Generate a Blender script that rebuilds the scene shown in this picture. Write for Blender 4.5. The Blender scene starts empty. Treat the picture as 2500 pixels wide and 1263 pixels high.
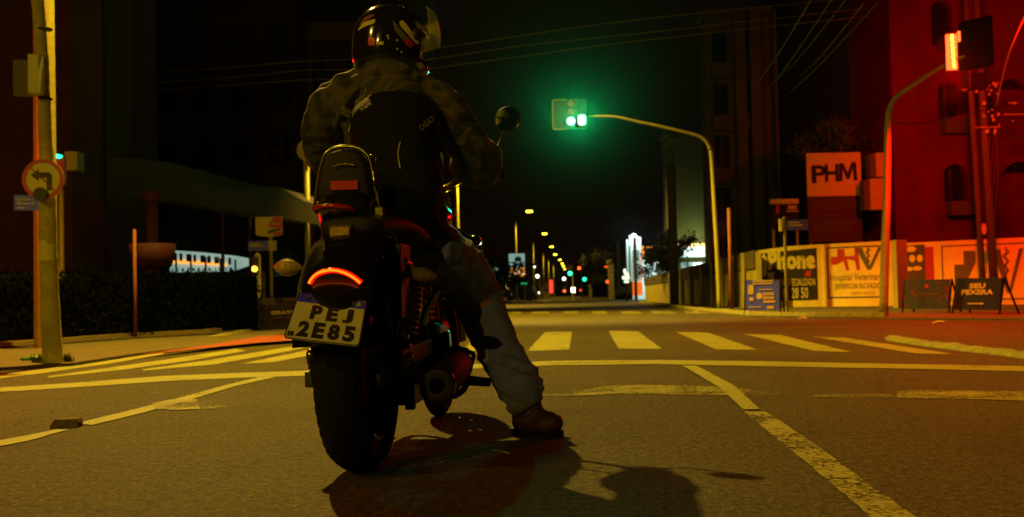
import bpy, bmesh, math, random
from mathutils import Vector, Matrix, noise
from mathutils.bvhtree import BVHTree
from math import radians as R, sin, cos, pi, atan, tan
random.seed(7)
scene = bpy.context.scene
C = scene.collection

# ------------------------------------------------------------------ camera
FPX, CW, CHH, CAMH = 2760.0, 2500.0, 1263.0, 0.50
TILT, ROLL = atan(90.5 / FPX), R(-1.2)
cam_d = bpy.data.cameras.new('camera')
cam_d.sensor_width = 36.0
cam_d.lens = 36.0 * FPX / CW
cam_d.clip_start = 0.05
cam_d.clip_end = 3000
cam = bpy.data.objects.new('camera', cam_d)
C.objects.link(cam)
CM = Matrix.Translation((0, 0, CAMH)) @ Matrix.Rotation(pi / 2 + TILT, 4, 'X') @ Matrix.Rotation(ROLL, 4, 'Z')
cam.matrix_world = CM
scene.camera = cam
cam_d.dof.use_dof = True
cam_d.dof.focus_distance = 3.6
cam_d.dof.aperture_fstop = 5.6
# ------------------------------------------------------------------ world, exposure
world = bpy.data.worlds.new('World')
scene.world = world
world.use_nodes = True
bg = world.node_tree.nodes['Background']
bg.inputs['Color'].default_value = (0.0028, 0.0006, 0.0003, 1)
bg.inputs['Strength'].default_value = 1.0
scene.view_settings.view_transform = 'Standard'
scene.view_settings.look = 'None'
scene.view_settings.exposure = 0.0
scene.view_settings.gamma = 1.0
scene.view_settings.use_curve_mapping = False
scene.cycles.use_denoising = True
scene.cycles.max_bounces = 4
scene.cycles.diffuse_bounces = 2
scene.cycles.glossy_bounces = 3
scene.cycles.transmission_bounces = 3
scene.cycles.transparent_max_bounces = 8
scene.cycles.volume_bounces = 0
scene.cycles.sample_clamp_indirect = 2.0
scene.cycles.sample_clamp_direct = 0.0
SODIUM = (1.0, 0.60, 0.075)
RED = (1.0, 0.004, 0.002)
GREEN = (0.004, 1.0, 0.25)

# ------------------------------------------------------------------ pixel <-> world helpers
RM = CM.to_3x3()
ORI = Vector((0, 0, CAMH))
def ray(px, py):
    return RM @ Vector(((px - CW / 2) / FPX, (CHH / 2 - py) / FPX, -1.0))
def G(px, py, z=0.0):
    d = ray(px, py)
    return ORI + d * ((z - CAMH) / d.z)
def P(px, py, Y):
    d = ray(px, py)
    return ORI + d * (Y / d.y)
def topz(base, py):
    """height over ground of the point above base that is seen at image row py"""
    lo, hi = -2.0, 80.0
    for _ in range(50):
        m = (lo + hi) / 2
        q = RM.transposed() @ (Vector((base.x, base.y, m)) - ORI)
        y = CHH / 2 - q.y / -q.z * FPX
        if y > py: lo = m
        else: hi = m
    return lo
def proj(p):
    q = RM.transposed() @ (Vector(p) - ORI)
    return (CW / 2 + q.x / -q.z * FPX, CHH / 2 - q.y / -q.z * FPX)
VAZ = atan(190 / FPX)                    # street direction, to the right of the lens axis
SD = Vector((sin(VAZ), cos(VAZ), 0)); SR = Vector((cos(VAZ), -sin(VAZ), 0))
def S(x, y, z=0.0):                      # street frame -> world
    p = SR * x + SD * y
    return Vector((p.x, p.y, z))

# ------------------------------------------------------------------ materials
MATS = {}
def mat(name, col, rough=0.6, metal=0.0, var=0.0, scale=8.0, bump=0.0, bscale=40.0, emit=None, es=1.0, spec=0.5, coat=0.0, col2=None, trans=0.0, alpha=1.0):
    if name in MATS: return MATS[name]
    if not emit and 'blue' not in name and 'denim' not in name:          # blue cut: the sodium light's yellow is put into the colours
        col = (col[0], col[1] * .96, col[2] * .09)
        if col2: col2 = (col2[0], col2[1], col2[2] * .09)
    m = bpy.data.materials.new(name)
    m.use_nodes = True
    nt = m.node_tree; N = nt.nodes; L = nt.links
    b = N['Principled BSDF']
    b.inputs['Base Color'].default_value = (*col, 1)
    b.inputs['Roughness'].default_value = rough
    b.inputs['Metallic'].default_value = metal
    b.inputs['Specular IOR Level'].default_value = spec
    b.inputs['Coat Weight'].default_value = coat
    b.inputs['Transmission Weight'].default_value = trans
    b.inputs['Alpha'].default_value = alpha
    tc = N.new('ShaderNodeTexCoord')
    if var > 0 or col2:
        nz = N.new('ShaderNodeTexNoise'); nz.inputs['Scale'].default_value = scale
        nz.inputs['Detail'].default_value = 6
        nz.inputs['Roughness'].default_value = 0.65
        L.new(tc.outputs['Object'], nz.inputs['Vector'])
        rp = N.new('ShaderNodeValToRGB')
        rp.color_ramp.elements[0].position = 0.3; rp.color_ramp.elements[1].position = 0.7
        c2 = col2 if col2 else tuple(c * (1 + var) for c in col)
        c1 = col if col2 else tuple(c * (1 - var) for c in col)
        rp.color_ramp.elements[0].color = (*c1, 1); rp.color_ramp.elements[1].color = (*c2, 1)
        L.new(nz.outputs['Fac'], rp.inputs['Fac'])
        L.new(rp.outputs['Color'], b.inputs['Base Color'])
    if bump > 0:
        nb = N.new('ShaderNodeTexNoise'); nb.inputs['Scale'].default_value = bscale; nb.inputs['Detail'].default_value = 5
        L.new(tc.outputs['Object'], nb.inputs['Vector'])
        bp = N.new('ShaderNodeBump'); bp.inputs['Strength'].default_value = bump; bp.inputs['Distance'].default_value = 0.02
        L.new(nb.outputs['Fac'], bp.inputs['Height']); L.new(bp.outputs['Normal'], b.inputs['Normal'])
    if emit:
        b.inputs['Emission Color'].default_value = (*emit, 1)
        b.inputs['Emission Strength'].default_value = es
    MATS[name] = m
    return m

def asphalt_mat():
    m = bpy.data.materials.new('asphalt'); m.use_nodes = True
    nt = m.node_tree; N = nt.nodes; L = nt.links; b = N['Principled BSDF']
    tc = N.new('ShaderNodeTexCoord')
    def nz(scale, det, rough=0.6):
        n = N.new('ShaderNodeTexNoise'); n.inputs['Scale'].default_value = scale; n.inputs['Detail'].default_value = det
        n.inputs['Roughness'].default_value = rough; L.new(tc.outputs['Object'], n.inputs['Vector']); return n
    big, mid, fine = nz(0.45, 5, 0.7), nz(14, 4), nz(75, 7, 0.85)
    vo = N.new('ShaderNodeTexVoronoi'); vo.inputs['Scale'].default_value = 62
    L.new(tc.outputs['Object'], vo.inputs['Vector'])
    r1 = N.new('ShaderNodeValToRGB')
    r1.color_ramp.elements[0].position = 0.41; r1.color_ramp.elements[0].color = (0.014, 0.011, 0.001, 1)
    r1.color_ramp.elements[1].position = 0.59; r1.color_ramp.elements[1].color = (0.140, 0.122, 0.004, 1)
    L.new(fine.outputs['Fac'], r1.inputs['Fac'])
    r2 = N.new('ShaderNodeValToRGB')
    r2.color_ramp.elements[0].position = 0.3; r2.color_ramp.elements[0].color = (0.60, 0.57, 0.55, 1)
    r2.color_ramp.elements[1].position = 0.7; r2.color_ramp.elements[1].color = (1.2, 1.18, 1.15, 1)
    L.new(big.outputs['Fac'], r2.inputs['Fac'])
    mx = N.new('ShaderNodeMixRGB'); mx.blend_type = 'MULTIPLY'; mx.inputs[0].default_value = 1
    L.new(r1.outputs['Color'], mx.inputs[1]); L.new(r2.outputs['Color'], mx.inputs[2])
    r3 = N.new('ShaderNodeValToRGB')       # pale stone chips
    r3.color_ramp.elements[0].position = 0.05; r3.color_ramp.elements[0].color = (0.35, 0.33, 0.05, 1)
    r3.color_ramp.elements[1].position = 0.16; r3.color_ramp.elements[1].color = (0, 0, 0, 1)
    L.new(vo.outputs['Distance'], r3.inputs['Fac'])
    m4 = N.new('ShaderNodeMixRGB'); m4.blend_type = 'ADD'; m4.inputs[0].default_value = 0.8
    L.new(mx.outputs['Color'], m4.inputs[1]); L.new(r3.outputs['Color'], m4.inputs[2])
    ds = N.new('ShaderNodeMixRGB'); ds.blend_type = 'ADD'; ds.inputs[0].default_value = 0.55
    wn = nz(1.3, 6, 0.75); L.new(tc.outputs['Object'], ds.inputs[1]); L.new(wn.outputs['Color'], ds.inputs[2])
    vc = N.new('ShaderNodeTexVoronoi'); vc.feature = 'DISTANCE_TO_EDGE'; vc.inputs['Scale'].default_value = 0.42
    L.new(ds.outputs['Color'], vc.inputs['Vector'])
    rc = N.new('ShaderNodeValToRGB'); rc.color_ramp.elements[0].position = 0.0; rc.color_ramp.elements[0].color = (0.35, 0.35, 0.35, 1)
    rc.color_ramp.elements[1].position = 0.006; rc.color_ramp.elements[1].color = (1, 1, 1, 1)
    L.new(vc.outputs['Distance'], rc.inputs['Fac'])
    m5 = N.new('ShaderNodeMixRGB'); m5.blend_type = 'MULTIPLY'; m5.inputs[0].default_value = 0.8
    L.new(m4.outputs['Color'], m5.inputs[1]); L.new(rc.outputs['Color'], m5.inputs[2])
    st = nz(0.9, 3, 0.5); rs = N.new('ShaderNodeValToRGB'); rs.color_ramp.elements[0].position = 0.60; rs.color_ramp.elements[0].color = (1, 1, 1, 1)
    rs.color_ramp.elements[1].position = 0.68; rs.color_ramp.elements[1].color = (0.72, 0.70, 0.68, 1)
    L.new(st.outputs['Fac'], rs.inputs['Fac'])
    co = nz(34, 5, 0.8); rk = N.new('ShaderNodeValToRGB'); rk.color_ramp.elements[0].position = 0.40; rk.color_ramp.elements[0].color = (0.42, 0.42, 0.42, 1)
    rk.color_ramp.elements[1].position = 0.60; rk.color_ramp.elements[1].color = (1.62, 1.66, 1.4, 1)
    L.new(co.outputs['Fac'], rk.inputs['Fac'])
    m7 = N.new('ShaderNodeMixRGB'); m7.blend_type = 'MULTIPLY'; m7.inputs[0].default_value = 1.0
    L.new(m5.outputs['Color'], m7.inputs[1]); L.new(rk.outputs['Color'], m7.inputs[2]); m5 = m7
    m6 = N.new('ShaderNodeMixRGB'); m6.blend_type = 'MULTIPLY'; m6.inputs[0].default_value = 1.0
    L.new(m5.outputs['Color'], m6.inputs[1]); L.new(rs.outputs['Color'], m6.inputs[2])
    L.new(m6.outputs['Color'], b.inputs['Base Color'])
    b.inputs['Roughness'].default_value = 0.72
    b.inputs['Specular IOR Level'].default_value = 0.25
    ad = N.new('ShaderNodeMath'); ad.operation = 'MULTIPLY_ADD'; ad.inputs[1].default_value = 0.7
    L.new(fine.outputs['Fac'], ad.inputs[0]); L.new(mid.outputs['Fac'], ad.inputs[2])
    bp = N.new('ShaderNodeBump'); bp.inputs['Strength'].default_value = 1.0; bp.inputs['Distance'].default_value = 0.02
    L.new(ad.outputs[0], bp.inputs['Height']); L.new(bp.outputs['Normal'], b.inputs['Normal'])
    return m

def paint_mat(name, col, wear):
    """road paint worn through to the asphalt: holes are transparent"""
    m = bpy.data.materials.new(name); m.use_nodes = True
    nt = m.node_tree; N = nt.nodes; L = nt.links; b = N['Principled BSDF']
    tc = N.new('ShaderNodeTexCoord')
    n1 = N.new('ShaderNodeTexNoise'); n1.inputs['Scale'].default_value = 55; n1.inputs['Detail'].default_value = 5; n1.inputs['Roughness'].default_value = 0.75
    n2 = N.new('ShaderNodeTexNoise'); n2.inputs['Scale'].default_value = 3.0; n2.inputs['Detail'].default_value = 3
    L.new(tc.outputs['Object'], n1.inputs['Vector']); L.new(tc.outputs['Object'], n2.inputs['Vector'])
    ad = N.new('ShaderNodeMath'); ad.operation = 'MULTIPLY_ADD'; ad.inputs[1].default_value = 0.55
    L.new(n2.outputs['Fac'], ad.inputs[0]); L.new(n1.outputs['Fac'], ad.inputs[2])
    rp = N.new('ShaderNodeValToRGB')
    rp.color_ramp.elements[0].position = wear; rp.color_ramp.elements[0].color = (0, 0, 0, 1)
    rp.color_ramp.elements[1].position = wear + 0.04; rp.color_ramp.elements[1].color = (1, 1, 1, 1)
    L.new(ad.outputs[0], rp.inputs['Fac']); L.new(rp.outputs['Color'], b.inputs['Alpha'])
    r2 = N.new('ShaderNodeValToRGB')
    r2.color_ramp.elements[0].position = 0.25; r2.color_ramp.elements[0].color = (*[c * 0.66 for c in col], 1)
    r2.color_ramp.elements[1].position = 0.75; r2.color_ramp.elements[1].color = (*[c * 1.2 for c in col], 1)
    L.new(n1.outputs['Fac'], r2.inputs['Fac']); L.new(r2.outputs['Color'], b.inputs['Base Color'])
    b.inputs['Roughness'].default_value = 0.7
    bp = N.new('ShaderNodeBump'); bp.inputs['Strength'].default_value = 0.5; bp.inputs['Distance'].default_value = 0.006
    L.new(n1.outputs['Fac'], bp.inputs['Height']); L.new(bp.outputs['Normal'], b.inputs['Normal'])
    return m

def camo_mat():
    m = bpy.data.materials.new('camouflage_cloth'); m.use_nodes = True
    nt = m.node_tree; N = nt.nodes; L = nt.links; b = N['Principled BSDF']
    tc = N.new('ShaderNodeTexCoord')
    n1 = N.new('ShaderNodeTexNoise'); n1.inputs['Scale'].default_value = 7.5; n1.inputs['Detail'].default_value = 2.5; n1.inputs['Distortion'].default_value = 0.5
    L.new(tc.outputs['Object'], n1.inputs['Vector'])
    rp = N.new('ShaderNodeValToRGB'); rp.color_ramp.interpolation = 'CONSTANT'
    e = rp.color_ramp.elements
    e[0].position = 0; e[0].color = (0.010, 0.010, 0.004, 1)
    e[1].position = 0.40; e[1].color = (0.032, 0.036, 0.006, 1)
    for p, c in ((0.50, (0.062, 0.044, 0.010, 1)), (0.56, (0.02, 0.023, 0.006, 1)), (0.66, (0.10, 0.075, 0.02, 1))):
        q = e.new(p); q.color = c
    L.new(n1.outputs['Fac'], rp.inputs['Fac']); L.new(rp.outputs['Color'], b.inputs['Base Color'])
    b.inputs['Roughness'].default_value = 0.85
    n2 = N.new('ShaderNodeTexNoise'); n2.inputs['Scale'].default_value = 22; n2.inputs['Detail'].default_value = 4
    L.new(tc.outputs['Object'], n2.inputs['Vector'])
    bp = N.new('ShaderNodeBump'); bp.inputs['Strength'].default_value = 0.5; bp.inputs['Distance'].default_value = 0.01
    L.new(n2.outputs['Fac'], bp.inputs['Height']); L.new(bp.outputs['Normal'], b.inputs['Normal'])
    return m

def M_(k): return MATS[k]
mat('black_paint', (0.012, 0.012, 0.013), 0.22, coat=0.6, bump=0.02, bscale=60)
mat('black_metal', (0.018, 0.018, 0.018), 0.42, 0.6, bump=0.05)
mat('dark_chrome', (0.24, 0.235, 0.23), 0.24, 1.0, bump=0.02, bscale=30)
mat('chrome', (0.75, 0.74, 0.72), 0.08, 1.0)
mat('rubber', (0.007, 0.007, 0.007), 0.9, spec=0.2, bump=0.35, bscale=90)
mat('black_plastic', (0.015, 0.015, 0.015), 0.5, bump=0.1)
mat('leather', (0.011, 0.010, 0.010), 0.62, bump=0.22, bscale=170, spec=0.3)
mat('black_nylon', (0.006, 0.006, 0.007), 0.85, spec=0.15, bump=0.4, bscale=70)
mat('boot_leather', (0.05, 0.018, 0.012), 0.6, var=0.4, scale=20, bump=0.3, bscale=40)
mat('denim', (0.13, 0.16, 0.45), 0.9, var=0.28, scale=16, bump=0.4, bscale=160)
mat('denim_inside', (0.16, 0.17, 0.20), 0.9, var=0.2, scale=16, bump=0.4, bscale=160)
mat('skin', (0.36, 0.2, 0.13), 0.6, var=0.1)
mat('helmet_black', (0.010, 0.010, 0.011), 0.12, coat=1.0, bump=0.01)
mat('clear_visor', (0.55, 0.55, 0.42), 0.25, trans=0.0, alpha=0.34)
mat('amber_lens', (0.50, 0.36, 0.20), 0.12, coat=1.0, bump=0.4, bscale=110, trans=0.25)
mat('dark_lens', (0.22, 0.19, 0.15), 0.15, coat=1.0, bump=0.5, bscale=110, trans=0.25)  # right turn signal's copy of the lens, darkened to stand for shade
mat('red_reflector', (0.45, 0.02, 0.02), 0.2, coat=1.0)
mat('red_plastic', (0.35, 0.012, 0.01), 0.18, coat=1.0)
mat('led_red', (0.3, 0.0, 0.0), 0.3, emit=(1.0, 0.12, 0.004), es=3.6)
mat('led_glow', (0.4, 0.0, 0.0), 0.3, emit=(1.0, 0.006, 0.002), es=1.5)
mat('blue_plate_white', (0.42, 0.43, 0.20), 0.45, var=0.08, scale=20, bump=0.05)
mat('plate_blue', (0.03, 0.03, 0.90), 0.45)
mat('plate_ink', (0.010, 0.010, 0.010), 0.5)
mat('plate_green', (0.01, 0.16, 0.05), 0.5)
mat('plate_yellow', (0.6, 0.5, 0.04), 0.5)
mat('concrete_pole', (0.30, 0.28, 0.24), 0.85, var=0.35, scale=5, bump=0.6, bscale=18)
mat('galvanised', (0.33, 0.33, 0.31), 0.55, 0.3, var=0.2, scale=9, bump=0.1)
mat('grey_box', (0.42, 0.42, 0.38), 0.6, var=0.1, scale=4, bump=0.05)
mat('sign_white', (0.55, 0.54, 0.50), 0.6, var=0.08, scale=9)
mat('sign_red', (0.42, 0.02, 0.015), 0.5, var=0.1)
mat('sign_blue', (0.05, 0.09, 0.95), 0.5, var=0.12, scale=7)
mat('sign_black', (0.012, 0.011, 0.011), 0.55, var=0.1)
mat('wall_paint', (0.60, 0.55, 0.45), 0.8, var=0.14, scale=3, bump=0.3, bscale=18)
mat('mural_green', (0.085, 0.10, 0.05), 0.8, var=0.1)
mat('mural_red', (0.34, 0.02, 0.015), 0.8, var=0.1)
mat('mural_black', (0.012, 0.012, 0.010), 0.8, var=0.2)
mat('mural_cream', (0.50, 0.47, 0.38), 0.8, var=0.1)
mat('block_wall', (0.30, 0.27, 0.20), 0.9, var=0.25, scale=1.6, bump=0.5, bscale=12)
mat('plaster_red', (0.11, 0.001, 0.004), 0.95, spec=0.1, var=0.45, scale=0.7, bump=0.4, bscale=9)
mat('plaster_brown', (0.07, 0.058, 0.045), 0.9, var=0.25, scale=0.9, bump=0.4, bscale=9)
mat('plaster_grey', (0.10, 0.095, 0.085), 0.9, var=0.2, scale=0.7, bump=0.3, bscale=9)
mat('dark_facade', (0.008, 0.0065, 0.006), 0.85, var=0.3, scale=0.8, bump=0.2, bscale=8)
mat('dark_glass', (0.01, 0.01, 0.012), 0.12, spec=0.6)
mat('pavement_slab', (0.085, 0.073, 0.06), 0.9, var=0.3, scale=3.5, bump=0.5, bscale=25)
mat('kerb_paint', (0.22, 0.215, 0.17), 0.85, var=0.4, scale=9, bump=0.6, bscale=25)
mat('cycle_red', (0.26, 0.055, 0.03), 0.85, var=0.25, scale=6, bump=0.4, bscale=50)
mat('soil', (0.035, 0.03, 0.02), 0.95, var=0.4, scale=3, bump=0.7, bscale=12)
mat('wood_post', (0.22, 0.07, 0.04), 0.8, var=0.3, scale=7, bump=0.2)
mat('leaf', (0.028, 0.045, 0.018), 0.75, var=0.5, scale=3)
mat('apartment_brown', (0.10, 0.085, 0.065), 0.9, var=0.3, scale=0.9, bump=0.4, bscale=9)
mat('canopy_paint', (0.010, 0.009, 0.008), 0.8, var=0.25, scale=1.5)
mat('matte_black', (0.008, 0.008, 0.008), 0.95, spec=0.05)
mat('wire_black', (0.10, 0.11, 0.10), 0.7)
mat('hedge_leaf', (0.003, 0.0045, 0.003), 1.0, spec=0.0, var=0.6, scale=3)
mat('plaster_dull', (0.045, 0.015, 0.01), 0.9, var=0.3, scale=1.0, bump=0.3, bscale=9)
mat('dull_metal', (0.03, 0.026, 0.022), 0.68, 0.5, bump=0.1, bscale=30)
mat('painted_column', (0.05, 0.006, 0.005), 0.8, var=0.2)
mat('bark', (0.09, 0.07, 0.05), 0.9, var=0.3, scale=9, bump=0.5)
mat('cable', (0.28, 0.26, 0.2), 0.6)
mat('car_white', (0.35, 0.35, 0.35), 0.3, coat=0.6)
mat('stone_block', (0.13, 0.10, 0.07), 0.9, var=0.4, scale=30, bump=0.8, bscale=60)
mat('green_bag', (0.01, 0.16, 0.06), 0.4, bump=0.7, bscale=30)
mat('paper', (0.5, 0.48, 0.4), 0.8, var=0.1, scale=30)
mat('lamp_lens', (0.9, 0.8, 0.4), 0.4, emit=(1.0, 0.74, 0.03), es=9)
mat('lamp_lens_white', (0.9, 0.9, 0.9), 0.4, emit=(1.0, 1.0, 0.8), es=5)
mat('lamp_lens_cool', (0.9, 0.9, 0.9), 0.4, emit=(0.75, 1.0, 0.95), es=6)
mat('signal_green', (0.05, 0.5, 0.3), 0.3, emit=(0.30, 1.0, 0.72), es=3.2)
mat('signal_green_far', (0.05, 0.5, 0.3), 0.3, emit=(0.02, 1.0, 0.36), es=4)
mat('signal_red', (0.5, 0.02, 0.01), 0.3, emit=(1.0, 0.06, 0.01), es=6)
mat('signal_led', (0.5, 0.2, 0.05), 0.3, emit=(1.0, 0.42, 0.03), es=5)
mat('signal_off', (0.06, 0.02, 0.02), 0.2)
mat('lit_white', (0.8, 0.8, 0.8), 0.5, emit=(0.75, 1.0, 0.88), es=1.05)
mat('lit_white_low', (0.8, 0.8, 0.8), 0.5, emit=(0.5, 0.9, 0.78), es=0.34)
mat('lit_orange', (0.8, 0.3, 0.1), 0.5, emit=(1.0, 0.12, 0.01), es=1.0)
mat('lit_amber', (0.8, 0.4, 0.1), 0.5, emit=(1.0, 0.32, 0.02), es=1.6)
mat('lit_green', (0.1, 0.5, 0.2), 0.5, emit=(0.02, 0.45, 0.16), es=0.6)
mat('lit_red', (0.7, 0.1, 0.1), 0.5, emit=(1.0, 0.05, 0.02), es=1.8)
mat('ink_dark', (0.02, 0.04, 0.05), 0.6)
mat('ink_brown', (0.08, 0.03, 0.02), 0.6)
mat('ink_green', (0.01, 0.16, 0.05), 0.6)
ASPHALT = asphalt_mat()
PAINT = paint_mat('road_paint', (0.27, 0.285, 0.004), 0.635)
PAINT_WORN = paint_mat('road_paint_worn', (0.25, 0.245, 0.008), 0.72)
PAINT_FADED = paint_mat('road_paint_faded', (0.20, 0.19, 0.008), 0.80)
CAMO = camo_mat()

# ------------------------------------------------------------------ object helpers
def tag(o, label=None, cat=None, group=None, kind=None):
    if label: o['label'] = label
    if cat: o['category'] = cat
    if group: o['group'] = group
    if kind: o['kind'] = kind
    return o
def thing(name, label, cat, loc=(0, 0, 0), rz=0.0, group=None):
    o = bpy.data.objects.new(name, None); C.objects.link(o)
    o.location = loc; o.rotation_euler = (0, 0, rz); o.empty_display_size = 0.1
    return tag(o, label, cat, group)
def basis(o):
    return Matrix.Translation(o.location) @ o.rotation_euler.to_matrix().to_4x4()
def mesh_obj(name, bm, m, parent=None, smooth=False, inv=None, label=None):
    """bm is in world coordinates when inv (the parent's world matrix) is given, else in the parent's own"""
    if inv is not None: bm.transform(inv.inverted())
    me = bpy.data.meshes.new(name)
    bmesh.ops.recalc_face_normals(bm, faces=bm.faces)
    bm.to_mesh(me); bm.free()
    if isinstance(m, str): m = M_(m)
    me.materials.append(m)
    if smooth:
        for p in me.polygons: p.use_smooth = True
    o = bpy.data.objects.new(name, me); C.objects.link(o)
    if parent: o.parent = parent
    if label: o['label'] = label
    return o
def struct(name, bm, m, label=None):
    o = mesh_obj(name, bm, m)
    return tag(o, label, None, None, 'structure')
def NB(): return bmesh.new()
def face(bm, pts):
    return bm.faces.new([bm.verts.new(p) for p in pts])
def box(bm, lo, hi, M=None, bev=0.0):
    x0, y0, z0 = lo; x1, y1, z1 = hi
    vs = [bm.verts.new(v) for v in ((x0, y0, z0), (x1, y0, z0), (x1, y1, z0), (x0, y1, z0), (x0, y0, z1), (x1, y0, z1), (x1, y1, z1), (x0, y1, z1))]
    fs = [bm.faces.new([vs[i] for i in f]) for f in ((0, 1, 2, 3), (4, 5, 6, 7), (0, 1, 5, 4), (1, 2, 6, 5), (2, 3, 7, 6), (3, 0, 4, 7))]
    if bev > 0:
        es = list({e for f in fs for e in f.edges})
        r = bmesh.ops.bevel(bm, geom=es, offset=bev, segments=2, affect='EDGES', profile=0.5)
        vs = list({v for f in r['faces'] for v in f.verts} | {v for v in vs if v.is_valid})
    if M is not None:
        bmesh.ops.transform(bm, matrix=M, verts=[v for v in vs if v.is_valid])
def bar(bm, a, b, w, h=None, seg=0):
    """rectangular bar from a to b, w wide and h thick"""
    a, b = Vector(a), Vector(b); h = h or w
    d = (b - a).normalized()
    up = Vector((0, 0, 1)) if abs(d.z) < 0.95 else Vector((0, 1, 0))
    s = d.cross(up).normalized(); u = s.cross(d)
    q = [[p + s * (w / 2 * i) + u * (h / 2 * j) for i, j in ((-1, -1), (1, -1), (1, 1), (-1, 1))] for p in (a, b)]
    v = [[bm.verts.new(x) for x in r] for r in q]
    bm.faces.new(v[0]); bm.faces.new(v[1][::-1])
    for i in range(4): bm.faces.new([v[0][i], v[0][(i + 1) % 4], v[1][(i + 1) % 4], v[1][i]])
def tube(bm, pts, rad, seg=12, cap=True, flat=None, ref=None):
    """swept tube; rad is one number or a list (numbers or (a,b) pairs, a along ref)"""
    pts = [Vector(p) for p in pts]; n = len(pts)
    if not isinstance(rad, (list, tuple)): rad = [rad] * n
    t0 = (pts[1] - pts[0]).normalized()
    rf = Vector(ref) if ref is not None else (Vector((0, 0, 1)) if abs(t0.z) < 0.9 else Vector((1, 0, 0)))
    s = (rf - t0 * rf.dot(t0)).normalized()
    rings = []
    for i, p in enumerate(pts):
        t = ((pts[min(i + 1, n - 1)] - pts[i]).normalized() + (pts[i] - pts[max(i - 1, 0)]).normalized())
        t = t.normalized() if t.length > 1e-6 else t0
        if ref is not None: s = (rf - t * rf.dot(t)).normalized()
        else: s = (s - t * s.dot(t)).normalized()
        u = t.cross(s)
        r = rad[i]; a, b = r if isinstance(r, (list, tuple)) else (r, r)
        rings.append([bm.verts.new(p + s * (a * cos(2 * pi * k / seg)) + u * (b * sin(2 * pi * k / seg))) for k in range(seg)])
    for i in range(n - 1):
        for k in range(seg):
            bm.faces.new([rings[i][k], rings[i][(k + 1) % seg], rings[i + 1][(k + 1) % seg], rings[i + 1][k]])
    if cap:
        bm.faces.new(rings[0]); bm.faces.new(rings[-1][::-1])
def smooth_path(pts, k=4):
    """Catmull-Rom through points (Vectors or tuples of any length)"""
    out = []; n = len(pts)
    for i in range(n - 1):
        p0, p1, p2, p3 = pts[max(i - 1, 0)], pts[i], pts[i + 1], pts[min(i + 2, n - 1)]
        for j in range(k):
            t = j / k
            out.append(tuple(0.5 * (2 * b + (c - a) * t + (2 * a - 5 * b + 4 * c - d) * t * t + (-a + 3 * b - 3 * c + d) * t ** 3) for a, b, c, d in zip(p0, p1, p2, p3)))
    out.append(tuple(pts[-1]))
    return out
def lathe(bm, prof, axis_o, axis_d, seg=32, ref=(0, 0, 1)):
    """prof: list of (radius, along)"""
    o = Vector(axis_o); d = Vector(axis_d).normalized()
    rf = Vector(ref)
    if abs(rf.dot(d)) > 0.95: rf = Vector((1, 0, 0))
    s = (rf - d * rf.dot(d)).normalized(); u = d.cross(s)
    rings = [[bm.verts.new(o + d * a + (s * cos(2 * pi * k / seg) + u * sin(2 * pi * k / seg)) * max(r, 1e-5)) for k in range(seg)] for r, a in prof]
    for i in range(len(prof) - 1):
        for k in range(seg):
            bm.faces.new([rings[i][k], rings[i][(k + 1) % seg], rings[i + 1][(k + 1) % seg], rings[i + 1][k]])
    return rings
def ball(bm, c, r, seg=16, M=None):
    mm = Matrix.Translation(c) @ (M if M is not None else Matrix.Diagonal((r, r, r, 1)))
    bmesh.ops.create_uvsphere(bm, u_segments=seg, v_segments=seg // 2 + 2, radius=1.0, matrix=mm)

class Fr:
    """a vertical or tilted board's own frame: a along u, b along v, c out of the face"""
    def __init__(s, o, u, v=None, n=None):
        s.o = Vector(o); s.u = Vector(u).normalized(); s.v = Vector(v).normalized() if v is not None else Vector((0, 0, 1))
        s.n = s.u.cross(s.v).normalized()
    def p(s, a, b, c=0.0): return s.o + s.u * a + s.v * b + s.n * c
def fbox(bm, f, a0, b0, a1, b1, c0, c1):
    vs = [bm.verts.new(f.p(a, b, c)) for c in (c0, c1) for a, b in ((a0, b0), (a1, b0), (a1, b1), (a0, b1))]
    for q in ((0, 1, 2, 3), (4, 5, 6, 7), (0, 1, 5, 4), (1, 2, 6, 5), (2, 3, 7, 6), (3, 0, 4, 7)): bm.faces.new([vs[i] for i in q])
def fpoly(bm, f, pts, c0, c1):
    """prism of outline pts (a,b) from c0 to c1"""
    lo = [bm.verts.new(f.p(a, b, c0)) for a, b in pts]; hi = [bm.verts.new(f.p(a, b, c1)) for a, b in pts]
    n = len(pts)
    bm.faces.new(lo[::-1]); bm.faces.new(hi)
    for i in range(n): bm.faces.new([lo[i], lo[(i + 1) % n], hi[(i + 1) % n], hi[i]])
def rrect(a0, b0, a1, b1, r, k=4):
    pts = []
    for cx, cy, st in ((a1 - r, b1 - r, 0), (a0 + r, b1 - r, 90), (a0 + r, b0 + r, 180), (a1 - r, b0 + r, 270)):
        for i in range(k + 1):
            t = R(st + 90 * i / k); pts.append((cx + r * cos(t), cy + r * sin(t)))
    return pts
def circ(cx, cy, rx, ry=None, k=20):
    ry = ry or rx
    return [(cx + rx * cos(2 * pi * i / k), cy + ry * sin(2 * pi * i / k)) for i in range(k)]
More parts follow.
